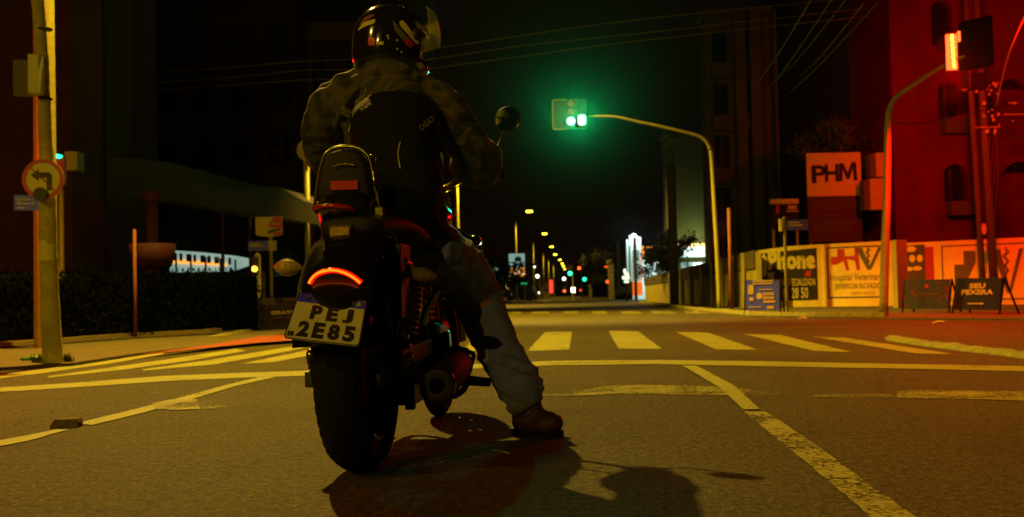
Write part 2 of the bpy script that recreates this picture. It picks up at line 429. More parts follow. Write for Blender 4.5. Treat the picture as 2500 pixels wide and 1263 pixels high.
def text_bm(s, f, a0, b0, a1, b1, c=0.003, bold=0.0, depth=0.002, shear=0.0):
    """lettering stretched to fill the box a0..a1 x b0..b1 of frame f"""
    cu = bpy.data.curves.new('t', 'FONT'); cu.body = s; cu.size = 1.0; cu.offset = bold; cu.fill_mode = 'FRONT'; cu.resolution_u = 4
    cu.space_character = 1.05
    ob = bpy.data.objects.new('t', cu); C.objects.link(ob)
    dg = bpy.context.evaluated_depsgraph_get(); dg.update()
    me = bpy.data.meshes.new_from_object(ob.evaluated_get(dg))
    bpy.data.objects.remove(ob); bpy.data.curves.remove(cu)
    bm = NB(); bm.from_mesh(me); bpy.data.meshes.remove(me)
    if not bm.verts: return bm
    xs = [v.co.x for v in bm.verts]; ys = [v.co.y for v in bm.verts]
    x0, x1, y0, y1 = min(xs), max(xs), min(ys), max(ys)
    for v in bm.verts:
        a = a0 + (v.co.x - x0) / (x1 - x0) * (a1 - a0); b = b0 + (v.co.y - y0) / (y1 - y0) * (b1 - b0)
        v.co = f.p(a + shear * (b - b0), b, c)
    return bm
def text(s, f, a0, b0, a1, b1, m, parent, inv, name='lettering', **kw):
    return mesh_obj(name, text_bm(s, f, a0, b0, a1, b1, **kw), m, parent, inv=inv)
def merge(dst, src):
    me = bpy.data.meshes.new('x'); src.to_mesh(me); src.free(); dst.from_mesh(me); bpy.data.meshes.remove(me)
def remesh(bm, voxel, smooth=6, fac=0.5):
    """fuse the overlapping shapes of bm into one skin"""
    me = bpy.data.meshes.new('r'); bmesh.ops.recalc_face_normals(bm, faces=bm.faces); bm.to_mesh(me); bm.free()
    ob = bpy.data.objects.new('r', me); C.objects.link(ob)
    md = ob.modifiers.new('r', 'REMESH'); md.mode = 'VOXEL'; md.voxel_size = voxel
    sm = ob.modifiers.new('s', 'SMOOTH'); sm.iterations = smooth; sm.factor = fac
    dg = bpy.context.evaluated_depsgraph_get(); dg.update()
    m2 = bpy.data.meshes.new_from_object(ob.evaluated_get(dg))
    bpy.data.objects.remove(ob); bpy.data.meshes.remove(me)
    out = NB(); out.from_mesh(m2); bpy.data.meshes.remove(m2)
    return out
def copy_tree(o, parent=None):
    c = o.copy(); C.objects.link(c)
    if parent: c.parent = parent
    for ch in list(o.children): copy_tree(ch, c)
    return c
def wall_holes(bm, f, outer, holes, c0, c1):
    """flat wall with openings: outline and holes in (a,b), thickness c0..c1"""
    for c in (c0, c1):
        es = []
        for lp in [outer] + holes:
            vs = [bm.verts.new(f.p(a, b, c)) for a, b in lp]
            es += [bm.edges.new((vs[i], vs[(i + 1) % len(vs)])) for i in range(len(vs))]
        bmesh.ops.triangle_fill(bm, use_beauty=True, use_dissolve=False, edges=es)
    for lp in [outer] + holes:
        n = len(lp)
        for i in range(n):
            a, b = lp[i], lp[(i + 1) % n]
            face(bm, [f.p(*a, c0), f.p(*b, c0), f.p(*b, c1), f.p(*a, c1)])
def point_light(name, loc, col, power, radius=0.1, parent=None, spot=None):
    ld = bpy.data.lights.new(name, 'SPOT' if spot else 'POINT')
    ld.color = col; ld.energy = power; ld.shadow_soft_size = radius
    o = bpy.data.objects.new(name, ld); C.objects.link(o)
    if parent:
        o.parent = parent; o.matrix_local = basis(parent).inverted() @ Matrix.Translation(loc)
    else: o.location = loc
    if spot:
        d, ang = spot
        ld.spot_size = R(ang); ld.spot_blend = 0.6
        q = Vector(d).to_track_quat('-Z', 'Y').to_matrix().to_4x4()
        base = Matrix.Translation(loc) @ q
        if parent: o.matrix_local = basis(parent).inverted() @ base
        else: o.matrix_world = base
    return o

# ================================================================== GROUND
bm = NB()
face(bm, [(-92, -62, 0), (92, -62, 0), (92, 700, 0), (-92, 700, 0)])
struct('road', bm, ASPHALT)
def strip(name, pts, m, z=0.004):
    """painted polygon given by picture points on the road"""
    bm = NB(); face(bm, [G(x, y, z) for x, y in pts]); return struct(name, bm, m)
def band(bm, top, bot, z=0.004):
    """ribbon between two polylines of picture points"""
    def fine(pl, ph):
        out = []
        for i in range(len(pl) - 1):
            n = 14
            for k in range(n + (i == len(pl) - 2)):
                x = pl[i][0] + (pl[i + 1][0] - pl[i][0]) * k / n; y = pl[i][1] + (pl[i + 1][1] - pl[i][1]) * k / n
                p = G(x, y, z); w = .012 * noise.noise(p * 9 + Vector((ph, 0, 0))) + .010 * noise.noise(p * 31 + Vector((0, ph, 0)))
                out.append(p + Vector((w * .4, w, 0)))
        return out
    a = [bm.verts.new(p) for p in fine(top, 0)]; b = [bm.verts.new(p) for p in fine(bot, 7)]
    for i in range(len(a) - 1): bm.faces.new([a[i], a[i + 1], b[i + 1], b[i]])
def ragged(bm, pts):
    out = []
    for i in range(len(pts)):
        a, b = pts[i], pts[(i + 1) % len(pts)]; d = b - a; s_ = Vector((-d.y, d.x, 0)).normalized(); n = max(2, int(d.length / .06))
        for k in range(n):
            p = a + d * (k / n); out.append(p + s_ * (.014 * noise.noise(p * 7) + .012 * noise.noise(p * 23)) * (0 if k == 0 else 1))
    vs = [bm.verts.new(p) for p in out]; es = [bm.edges.new((vs[i], vs[(i + 1) % len(vs)])) for i in range(len(vs))]
    bmesh.ops.triangle_fill(bm, use_beauty=True, edges=es)
# zebra bars on the far side of the stop line
bm = NB()
for q in ([(1330, 811), (1397, 810), (1389, 854), (1288, 857)], [(1486, 808), (1558, 809), (1615, 852), (1510, 851)],
          [(1650, 811), (1728, 812), (1850, 854), (1748, 853)], [(1816, 816), (1905, 818), (2080, 860), (1988, 857)],
          [(1982, 822), (2065, 825), (2330, 865), (2235, 863)],
          [(1160, 822), (1232, 816), (1180, 852), (1125, 862)],
          [(845, 838), (940, 832), (590, 889), (680, 882)], ):
    if q[0][0] == 845: q = [(748, 856), (900, 830), (960, 836), (748, 869), (670, 884), (586, 889)]
    ragged(bm, [G(x, y, 0.004) for x, y in q])
for t_, b_ in (([(-60, 922), (120, 899), (260, 880), (400, 861)], [(-60, 932), (120, 909), (260, 889), (400, 865)]),
               ([(115, 919), (280, 896), (440, 873), (575, 852)], [(120, 922), (300, 903), (460, 881), (600, 857)]),
               ([(346, 902), (500, 881), (640, 858), (735, 843)], [(352, 905), (520, 890), (660, 866), (742, 850)])):
    band(bm, t_, b_)
struct('zebra_crossing', bm, PAINT)
bm = NB()
for x0, x1 in ((1246, 1275), (1303, 1340), (1377, 1409), (1447, 1478), (1516, 1558), (1587, 1640), (1668, 1730)):
    s = (x0 - 1395) * 0.045
    face(bm, [G(x0, 760, .004), G(x1, 760, .004), G(x1 + s + 3, 766, .004), G(x0 + s - 3, 766, .004)])
struct('far_zebra_crossing', bm, PAINT_WORN)
bm = NB()
band(bm, [(-80, 951), (150, 937), (400, 918), (600, 910), (760, 905), (1000, 896), (1160, 889), (1350, 881), (1600, 879), (1900, 883), (2200, 889), (2560, 895)],
     [(-80, 962), (150, 948), (400, 931), (600, 922), (760, 917), (1000, 908), (1160, 900), (1350, 892), (1600, 889), (1900, 895), (2200, 900), (2560, 908)])
struct('stop_line', bm, PAINT)
bm = NB()
band(bm, [(372, 984), (420, 975), (480, 975)], [(378, 998), (420, 1000), (486, 999)], .0045)
band(bm, [(1400, 956), (1480, 943), (1560, 940), (1700, 942), (1800, 947)], [(1400, 966), (1500, 962), (1600, 962), (1700, 964), (1800, 965)])
band(bm, [(2190, 953), (2300, 953), (2560, 957)], [(2190, 971), (2300, 973), (2560, 979)])
struct('old_stop_line', bm, PAINT_WORN)
bm = NB()
band(bm, [(486, 976), (560, 982), (680, 978)], [(490, 999), (560, 994), (680, 984)], .0045)
band(bm, [(1110, 960), (1300, 965), (1398, 957)], [(1110, 972), (1300, 970), (1398, 966)])
band(bm, [(1804, 948), (1860, 956), (1900, 960)], [(1804, 966), (1860, 966), (1900, 964)])
band(bm, [(1980, 966), (2080, 959), (2186, 953)], [(1980, 969), (2080, 971), (2186, 972)])
struct('faded_line', bm, PAINT_FADED)
bm = NB()
band(bm, [(1667, 893), (1760, 948), (1815, 1000)], [(1700, 893), (1790, 940), (1856, 999)], .0085)
band(bm, [(-90, 1091), (60, 1064), (135, 1049)], [(-90, 1106), (70, 1076), (165, 1049)])
band(bm, [(185, 1034), (300, 1006), (420, 976), (560, 938), (640, 919)], [(228, 1037), (340, 1010), (440, 983), (580, 941), (672, 921)])
struct('lane_line', bm, PAINT)
bm = NB()
band(bm, [(1815, 1004), (1900, 1074), (2040, 1188), (2170, 1300)], [(1870, 1004), (1980, 1078), (2130, 1188), (2290, 1300)])
struct('worn_lane_line', bm, PAINT_WORN)
# pavements
def slab(name, px, z, m):
    bm = NB(); pts = [G(x, y, z) for x, y in px]
    a = [bm.verts.new(p) for p in pts]; b = [bm.verts.new(Vector((p.x, p.y, -0.02))) for p in pts]
    bm.faces.new(a)
    for i in range(len(a)): bm.faces.new([a[i], a[(i + 1) % len(a)], b[(i + 1) % len(a)], b[i]])
    return struct(name, bm, m)
PZ = 0.03
slab('pavement_right', [(1540, 735.5), (1622, 748), (1700, 759), (1830, 771), (2160, 776), (2400, 778), (2700, 778), (2700, 735), (2300, 728), (1700, 728), (1545, 729)], PZ, 'pavement_slab')
def kerb(name, px, m='kerb_paint', w=0.16, h=0.10):
    bm = NB(); pts = [G(x, y, 0) for x, y in px]
    for i in range(len(pts) - 1):
        a, b = pts[i], pts[i + 1]
        n = max(1, int((b - a).length / 1.0)); d = (b - a).normalized(); s = d.cross(Vector((0, 0, 1))) * -w
        for k in range(n):
            p = a + (b - a) * (k / n) + d * 0.01; q = a + (b - a) * ((k + 1) / n) - d * 0.01
            hh = h * random.uniform(0.9, 1.05)
            lo = [bm.verts.new(Vector((v.x, v.y, -0.01))) for v in (p, q, q + s, p + s)]
            c = s * 0.12
            hi = [bm.verts.new(Vector((v.x, v.y, hh))) for v in (p + c, q + c, q + s, p + s)]
            bm.faces.new(hi)
            for j in range(4): bm.faces.new([lo[j], lo[(j + 1) % 4], hi[(j + 1) % 4], hi[j]])
    return struct(name, bm, m)
kerb('kerb_right', [(1560, 740), (1622, 749), (1700, 761), (1830, 773)])
kerb('kerb_corner', [(1830, 773), (1990, 777), (2160, 777)])
# painted island kerb at right
bm = NB()
pts = [G(x, y) for x, y in smooth_path([(2182, 828), (2200, 834), (2300, 848), (2400, 860), (2500, 872), (2640, 890)], 16)]
for i in range(len(pts) - 1):
    pass
tube(bm, pts, [(.042, .085)] * len(pts), 22, ref=(0, 0, 1))
for v in bm.verts: v.co += Vector((0, 1, .8)) * (.012 * noise.noise(v.co * 5) + .008 * noise.noise(v.co * 19) + .007 * noise.noise(v.co * 50))
struct('kerb_island', bm, 'kerb_paint')
# left pavement, cycle strip, verge
slab('pavement_left', [(-300, 912), (0, 897), (180, 886), (340, 862), (520, 842), (640, 822), (720, 812), (760, 800), (560, 812), (330, 826), (0, 850), (-300, 870)], PZ, 'pavement_slab')
strip('cycle_strip', [(330, 868), (480, 852), (620, 838), (760, 828), (760, 815), (640, 820), (520, 841), (400, 858)], 'cycle_red', 0.036)
kerb('kerb_left', [(-100, 866), (160, 846), (330, 830), (520, 820), (545, 817)], 'stone_block')
kerb('kerb_left_far', [(545, 829), (640, 806), (760, 801)], 'kerb_paint', 0.2, 0.05)
slab('verge', [(-300, 868), (0, 848), (330, 824), (560, 812), (640, 800), (760, 796), (760, 762), (-300, 775)], PZ + 0.02, 'soil')
kerb('kerb_left_street', [(1010, 745), (1180, 741), (1250, 737), (1300, 733)])

# ================================================================== STREET LAMPS
def street_lamp(label, base, h=8.2, arm=1.1, power=0, group='street lamps along the left kerb', lens='lamp_lens', detail=True, radius=0.12, aim=Vector((.25, 0, -1)), cone=136, pole_m='galvanised'):
    t = thing('street_lamp', label, 'street lamp', base, -VAZ, group)
    bm = NB(); tube(bm, [(0, 0, 0), (0, 0, h - 1.0)], [0.13, 0.095], 10)
    mesh_obj('pole', bm, pole_m, t)
    bm = NB(); tube(bm, [(0, 0, h - 1.3), (0, 0, h + 0.1)], [0.05, 0.045], 8); tube(bm, [(0, 0, h - 0.1), (arm * 0.5, 0, h + 0.02), (arm, 0, h + 0.06)], 0.03, 8)
    mesh_obj('arm', bm, 'black_metal', t)
    bm = NB(); box(bm, (arm - 0.1, -0.17, h), (arm + 0.62, 0.17, h + 0.11), bev=0.03)
    mesh_obj('lamp_head', bm, 'black_metal', t)
    bm = NB(); s = 2.0 if detail else 2.6
    box(bm, (arm, -0.13 * s, h - 0.02 - 0.06 * s), (arm + 0.55, 0.13 * s, h - 0.003), bev=0.015)
    mesh_obj('lamp_lens', bm, lens, t)
    if power:
        p = basis(t) @ Vector((arm + 0.28, 0, h - 0.25))
        point_light('lamp_light', p, SODIUM, power, radius, t, spot=(aim, cone))
    return t
LX = -6.3
def lamp_depth(py, px): return 7.7 * FPX / ((722 - (px - 1250) * 0.021) - py)
far = [(1261, 1293, 515), (1303, 1330, 570), (1327, 1347, 602), (1340, 1356, 621), (1352, 1367, 634), (1361, 1373, 643), (1366, 1376, 650), (1371, 1379, 657)]
names = ['nearest', 'second', 'third', 'fourth', 'fifth', 'sixth', 'seventh', 'eighth']
for i, (bx, hx, hy) in enumerate(far):
    Y = lamp_depth(hy, hx); b = P(bx, 700, Y); b.z = 0
    hp = P(hx, hy, Y)
    street_lamp('lit street lamp, %s in the row that recedes left of the green signal' % names[i], b, h=hp.z, arm=max(0.5, hp.x - b.x - 0.3), power=5200 if i < 5 else 0, detail=i < 3)
b = P(1119, 700, 58); b.z = 0
street_lamp("street lamp whose pole shows between the rider's arm and thigh", b, power=9000)
KEY = Vector((-3.55, 12.2, 8.3))
street_lamp('street lamp over the junction beyond the leaning concrete pole', Vector((-5.2, 12.6, 0)), h=8.5, arm=1.4, power=7800, radius=0.07, aim=Vector((.36, -.22, -1)), cone=122)
street_lamp('street lamp behind the rider on the left pavement', Vector((-8.0, -18.0, 0)), h=8.5, arm=1.4, power=3200, aim=Vector((.3, .6, -1)))
street_lamp('unseen street lamp added left of the rider to light his left side', Vector((-11.0, -6.0, 0)), h=8.5, arm=1.4, power=1900, aim=Vector((.8, .7, -1)))  # added lamp out of view, edges the rider's left side with light
street_lamp("unseen street lamp added to light the mural walls, its pole hidden behind the rider", Vector((-2.93, 25.0, 0)), h=8.7, arm=.8, pole_m='matte_black', power=15500, aim=Vector((.27, .12, -1)), cone=99)  # added lamp for the mural walls, dark pole kept behind the rider

# ================================================================== GREEN TRAFFIC SIGNAL
def tube_obj(name, pts, rad, m, parent, inv, seg=10):
    bm = NB(); tube(bm, pts, rad, seg); return mesh_obj(name, bm, m, parent, True, inv)
b = G(1757, 757, PZ); YG = b.y
t = thing('traffic_signal', 'traffic signal showing green on a curved pale arm over the road', 'traffic light', b)
I = basis(t)
pp = [b, P(1752, 640, YG), P(1744, 500, YG), P(1738, 400, YG), P(1734, 368, YG), P(1724, 346, YG), P(1705, 332, YG), P(1660, 320, YG), P(1600, 306, YG), P(1560, 298, YG), P(1500, 285, YG), P(1436, 284, YG)]
pz = smooth_path([tuple(p) for p in pp], 3)
tube_obj('pole', pz[:13], [0.065 - 0.0012 * i for i in range(13)], 'galvanised', t, I)
tube_obj('arm', pz[12:], [0.048 - 0.0009 * i for i in range(len(pz) - 12)], 'galvanised', t, I)
f = Fr(P(1350, 317, YG - 0.1), (1, 0, 0)); u = YG / FPX
W_, H_ = 83 * u, 74 * u
bm = NB(); fpoly(bm, f, rrect(0, 0, W_, H_, .05), -0.02, 0); mesh_obj('backplate', bm, 'matte_black', t, inv=I)
bm = NB()
ou, inn = rrect(0, 0, W_, H_, .05), rrect(.012, .012, W_ - .012, H_ - .012, .045)
for i in range(len(ou)):
    j = (i + 1) % len(ou); face(bm, [f.p(*ou[i], .003), f.p(*ou[j], .003), f.p(*inn[j], .003), f.p(*inn[i], .003)])
mesh_obj('border', bm, 'mural_green', t, inv=I)
bm = NB(); fpoly(bm, f, rrect(31 * u, 2 * u, 57 * u, 72 * u, .03), 0.004, .12); fpoly(bm, f, rrect(58 * u, 2 * u, 81 * u, 72 * u, .03), 0.004, .12)
mesh_obj('housing', bm, 'matte_black', t, inv=I)
bm = NB(); fpoly(bm, f, circ(44 * u, 18 * u, 10 * u), .12, .135); mesh_obj('green_lens', bm, 'signal_green', t, inv=I)
bm = NB(); fpoly(bm, f, rrect(61 * u, 8 * u, 80 * u, 33 * u, 6 * u), .12, .135); mesh_obj('countdown_lens', bm, 'signal_green', t, inv=I)
for cy in (41, 61):
    bm = NB(); fpoly(bm, f, circ(44 * u, cy * u, 8 * u), .12, .13); mesh_obj('unlit_lens', bm, 'signal_off', t, inv=I)
gl = P(1408, 300, YG - 0.6)
point_light('signal_light', gl, GREEN, 150, 0.1, t, spot=(Vector((0.02, -1, -0.10)), 150))
point_light('signal_light', gl, GREEN, 6500, 0.1, t, spot=(ORI - gl + Vector((0, 0, 4.4)), 23))  # extra narrow beam, added only to light the haze into a halo

# ================================================================== RED TRAFFIC SIGNAL
b = G(2157, 768, PZ); YR = b.y
t = thing('traffic_signal', 'traffic signal showing red on the curved pole at right', 'traffic light', b)
I = basis(t)
YS = YR - 1.0
pp = [b, P(2160, 640, YR), P(2165, 500, YR), P(2167, 380, YR), P(2169, 300, YR), P(2174, 262, YR - .1), P(2190, 236, YR - .2), P(2230, 208, YR - .4), P(2275, 178, YR - .7), P(2330, 148, YS), P(2380, 128, YS - .1)]
pz = smooth_path([tuple(p) for p in pp], 3)
tube_obj('pole', pz[:16], [0.085 - 0.002 * i for i in range(16)], 'galvanised', t, I)
tube_obj('arm', pz[15:], [0.05 - 0.0018 * i for i in range(len(pz) - 15)], 'galvanised', t, I)
u = YS / FPX
ud = Vector((0.55, -0.83, 0)).normalized()
f = Fr(P(2343, 174, YS), ud)
WB = 0.42
bm = NB(); fpoly(bm, f, rrect(0, -.02, WB * 1.5, 120 * u, .05), -0.02, 0); mesh_obj('backplate', bm, 'matte_black', t, inv=I)
fl = Fr(P(2309, 174, YS), (1, -0.12, 0))
bm = NB(); fpoly(bm, fl, rrect(0, 0, 30 * u, 96 * u, .02), -.12, 0); mesh_obj('housing', bm, 'red_plastic', t, inv=I)
bm = NB(); fpoly(bm, fl, rrect(2 * u, 2 * u, 28 * u, 90 * u, .02), 0.001, 0.012); mesh_obj('red_lens', bm, 'signal_red', t, inv=I)
bm = NB()
for k in range(11):
    a = (17 + k * 0.3) * u - (k % 2) * 1.2 * u; bb = (86 - k * 7.6) * u
    fpoly(bm, fl, circ(a, bb, 3.6 * u, 4.4 * u, 10), .013, .022)
mesh_obj('lamp_dots', bm, 'signal_led', t, inv=I)
bm = NB(); fpoly(bm, fl, rrect(31 * u, 72 * u, 40 * u, 97 * u, .015), -.05, .0); mesh_obj('small_lens', bm, 'signal_red', t, inv=I)
bm = NB(); fpoly(bm, fl, rrect(31 * u, 0 * u, 56 * u, 70 * u, .02), -.12, -.01); mesh_obj('side_housing', bm, 'black_plastic', t, inv=I)
rl = P(2382, 112, YS + 1.6)
point_light('signal_light', rl, RED, 4200, 0.22, t, spot=(Vector((.85, 1, -.25)), 98))
point_light('signal_light', P(2326, 180, YS - 0.25), RED, 1800, 0.12, t, spot=(Vector((.1, -.25, -1)), 165))

# ================================================================== RIGHT: WALLS AND BUILDINGS
def ground_frame(xl, yl, xr, yr, z=PZ):
    a, b = G(xl, yl, z), G(xr, yr, z)
    return Fr(a, b - a), (b - a).length, a
# mural wall
f, Lw, a0 = ground_frame(1848, 752, 2010, 749)
hl, hr = topz(f.p(0, 0), 612) - PZ, topz(f.p(Lw, 0), 597) - PZ
t = thing('mural_wall', 'low white wall painted with a black phone repair advert', 'wall', a0)
I = basis(t)
bm = NB(); fpoly(bm, f, [(0, 0), (Lw, 0), (Lw, hr), (Lw * .5, (hl + hr) / 2 + .03), (Lw * .2, hl + .03), (Lw * .05, hl)], -0.2, 0)
mesh_obj('wall_panel', bm, 'wall_paint', t, inv=I)
pw = Lw / 162.0                       # metres per picture column on this wall
def wb(py): return topz(f.p(Lw * .5, 0), py) - PZ
bm = NB(); fpoly(bm, f, [(8 * pw, wb(735)), (Lw - 12 * pw, wb(734)), (Lw - 12 * pw, wb(607)), (8 * pw, wb(618))], 0.002, 0.005); mesh_obj('painted_panel', bm, 'mural_black', t, inv=I)
# long drop-shaped fruit logo
bm = NB(); cx = 20 * pw
fpoly(bm, f, [(cx + 9 * pw * cos(k) * (1.0 if sin(k) > 0 else .82), (wb(648)) + (wb(620) - wb(676)) * .5 * sin(k)) for k in [2 * pi * i / 24 for i in range(24)]], .006, .009)
fpoly(bm, f, [(cx - 1 * pw, wb(621)), (cx + 3 * pw, wb(620)), (cx + 5 * pw, wb(612)), (cx + 1 * pw, wb(614))], .006, .009)
mesh_obj('fruit_emblem', bm, 'mural_cream', t, inv=I)
bm = NB(); fpoly(bm, f, circ(cx + 10 * pw, wb(638), 3 * pw, 3 * pw * 2.2, 12), .010, .012); mesh_obj('bite_mark', bm, 'mural_red', t, inv=I)
text('Phone', f, 30 * pw, wb(658), 146 * pw, wb(613), 'mural_cream', t, I, c=.007, bold=.06)
text('MY', f, 21 * pw + 8 * pw, wb(680), 46 * pw, wb(664), 'mural_cream', t, I, c=.007, bold=.04)
bm = NB(); fpoly(bm, f, [(118 * pw, wb(676)), (133 * pw, wb(676)), (136 * pw, wb(662)), (124 * pw, wb(662))], .006, .009); mesh_obj('red_flag_mark', bm, 'mural_red', t, inv=I)
text('ASSISTENCIA ESPECIALIZADA', f, 10 * pw, wb(698), 145 * pw, wb(681), 'mural_cream', t, I, c=.007, bold=.012)
text('41 28 50', f, 62 * pw, wb(729), 126 * pw, wb(703), 'mural_cream', t, I, c=.007, bold=.02)
# veterinary wall
def vet_panel(f, x0, x1, ty, by, t, I, wb, pw, name=True, shift=0):
    X = lambda p: (p - x0) * pw
    bm = NB(); g = 5 * pw
    A, B_, Cc, D = X(x0 + 12), X(x1 - 12), wb(ty + 10), wb(by)
    for q in ((A, D, B_, D + g * .8), (A, Cc - g * .8, B_, Cc), (A, D + g * .8, A + g * .8, Cc - g * .8), (B_ - g * .8, D + g * .8, B_, Cc - g * .8)):
        fbox(bm, f, q[0], q[1], q[2], q[3], .002, .006)
    mesh_obj('painted_border', bm, 'mural_green', t, inv=I)
def vee(f, a0, a1, b0, b1, w):
    m_ = (a0 + a1) / 2; return [(a0, b1), (a0 + w * 1.3, b1), (m_ + w * .1, b0 + w * .9), (a1 - w * .7, b1), (a1, b1), (m_ + w * .35, b0), (m_ - w * .35, b0)]
def snake(f, a, b0, b1, r):
    bm = NB(); n = 26
    pts = [f.p(a + r * sin(i / n * 5 * pi) * (1 - .5 * i / n), b1 + (b0 - b1) * i / n, .009) for i in range(n + 1)]
    tube(bm, pts, r * .28, 6); tube(bm, [f.p(a, b0 - r, .009), f.p(a, b1 + r, .009)], r * .18, 6)
    return bm
f2, L2, a2 = ground_frame(2010, 749, 2182, 747)
t = thing('mural_wall', 'low white wall painted with a veterinary hospital advert and its doctor\'s name', 'wall', a2)
I = basis(t)
h2 = topz(f2.p(L2, 0), 588) - PZ; h1 = topz(f2.p(0, 0), 597) - PZ
bm = NB(); fpoly(bm, f2, [(0, 0), (L2, 0), (L2, h2), (0, h1)], -0.2, 0); mesh_obj('wall_panel', bm, 'wall_paint', t, inv=I)
pw2 = L2 / 172.0
wb2 = lambda py: topz(f2.p(L2 * .5, 0), py) - PZ
vet_panel(f2, 2010, 2182, 591, 728, t, I, wb2, pw2)
X2 = lambda p: (p - 2010) * pw2
bm = NB(); fpoly(bm, f2, [(X2(2033), wb2(645)), (X2(2033), wb2(625)), (X2(2049), wb2(625)), (X2(2049), wb2(607)), (X2(2067), wb2(607)), (X2(2067), wb2(625)), (X2(2092), wb2(625)), (X2(2092), wb2(604)), (X2(2100), wb2(604)), (X2(2104), wb2(660)), (X2(2096), wb2(660)), (X2(2092), wb2(636)), (X2(2072), wb2(632)), (X2(2078), wb2(660)), (X2(2070), wb2(660)), (X2(2064), wb2(636)), (X2(2048), wb2(645))], .002, .008)
mesh_obj('cross_emblem', bm, 'mural_red', t, inv=I)
bm = NB(); fpoly(bm, f2, vee(f2, X2(2095), X2(2158), wb2(660), wb2(606), 12 * pw2), .002, .008); mesh_obj('letter_mark', bm, 'mural_green', t, inv=I)
mesh_obj('snake_emblem', snake(f2, X2(2124), wb2(642), wb2(608), 5 * pw2), 'mural_green', t, inv=I)
text('Hospital Veterinar', f2, X2(2030), wb2(690), X2(2152), wb2(668), 'mural_green', t, I, c=.004, bold=.012)
text('JEFFERSON RICARDO', f2, X2(2040), wb2(709), X2(2152), wb2(692), 'mural_green', t, I, c=.004, bold=.02)
text('CRMV-18227A', f2, X2(2080), wb2(720), X2(2138), wb2(713), 'mural_green', t, I, c=.004)
f3, L3, a3 = ground_frame(2196, 747, 2640, 742)
t = thing('mural_wall', 'long low wall with faded photo panel and large letter V beside the utility pole', 'wall', a3)
I = basis(t)
pw3 = L3 / 444.0; X3 = lambda p: (p - 2196) * pw3
wb3 = lambda py: topz(f3.p(L3 * .45, 0), py) - PZ
bm = NB(); fpoly(bm, f3, [(0, 0), (L3, 0), (L3, wb3(585)), (0, wb3(586))], -0.2, 0); mesh_obj('wall_panel', bm, 'wall_paint', t, inv=I)
bm = NB(); fbox(bm, f3, X3(2200), wb3(740), X3(2268), wb3(592), .002, .005); mesh_obj('painted_panel', bm, 'plaster_brown', t, inv=I)
bm = NB()
for k, (px_, py_, rx_, ry_) in enumerate([(2212, 627, 8, 12), (2234, 626, 8, 10), (2254, 626, 8, 10), (2222, 652, 14, 6), (2247, 651, 12, 6), (2231, 602, 14, 8)]):
    fpoly(bm, f3, circ(X3(px_), wb3(py_), rx_ * pw3, ry_ * pw3, 14), .006, .008)
mesh_obj('photo_marks', bm, 'wall_paint', t, inv=I)
bm = NB(); fbox(bm, f3, X3(2268), wb3(740), X3(2290), wb3(598), .002, .005); mesh_obj('painted_band', bm, 'mural_red', t, inv=I)
bm = NB(); g = 3.5 * pw3
A, B_, Cc, D = X3(2310), X3(2640), wb3(597), wb3(733)
for q in ((A, D, B_, D + g), (A, Cc - g, B_, Cc), (A, D + g, A + g, Cc - g)): fbox(bm, f3, *q, .002, .006)
mesh_obj('painted_border', bm, 'mural_green', t, inv=I)
bm = NB(); fpoly(bm, f3, vee(f3, X3(2437), X3(2512), wb3(717), wb3(611), 15 * pw3), .002, .008)
fpoly(bm, f3, [(X3(2342), wb3(733)), (X3(2342), wb3(645)), (X3(2366), wb3(645)), (X3(2366), wb3(612)), (X3(2396), wb3(612)), (X3(2396), wb3(640)), (X3(2376), wb3(680)), (X3(2360), wb3(700))], .002, .008)
mesh_obj('letter_mark', bm, 'mural_green', t, inv=I)
mesh_obj('snake_emblem', snake(f3, X3(2470), wb3(668), wb3(612), 7 * pw3), 'mural_green', t, inv=I)
# gate post between the two walls
fg, Lg, ag = ground_frame(2184, 752, 2196, 752)
bm = NB(); fbox(bm, fg, 0, -.02, Lg, topz(ag, 590), -.3, .04)
o = mesh_obj('gate_pillar', bm, 'block_wall'); tag(o, 'square grey concrete pillar between the two painted walls', 'pillar')
# beige block wall going down the street
t = thing('boundary_wall', 'long beige concrete block wall running down the right pavement', 'wall', G(1700, 750, PZ))
I = basis(t)
fb, Lb, ab = ground_frame(1576, 736.5, 1848, 753)
z0, z1 = topz(fb.p(0, 0), 680) - PZ, topz(fb.p(Lb, 0), 614) - PZ
HB = (z0 + z1) / 2
bm = NB(); fpoly(bm, fb, [(0, 0), (Lb, 0), (Lb, z1), (0, z0)], -.15, 0); mesh_obj('wall_panel', bm, 'block_wall', t, inv=I)
bm = NB(); fpoly(bm, fb, [(0, z0 * .70), (Lb, z1 * .70), (Lb, z1 + .03), (0, z0 + .03)], 0.002, .05); mesh_obj('upper_course', bm, 'plaster_brown', t, inv=I)
for px_ in (1640, 1668, 1690, 1716, 1742, 1768, 1796, 1822):
    # find the position along the wall seen at that column
    lo, hi = 0.0, Lb
    for _ in range(40):
        m_ = (lo + hi) / 2
        if proj(fb.p(m_, .5))[0] < px_: lo = m_
        else: hi = m_
    zz = z0 + (z1 - z0) * lo / Lb
    bm = NB(); w_ = 0.10 if px_ > 1700 else 0.22
    fbox(bm, fb, lo - w_, 0, lo + w_, zz + .02, .052, .11); mesh_obj('pilaster', bm, 'block_wall', t, inv=I)

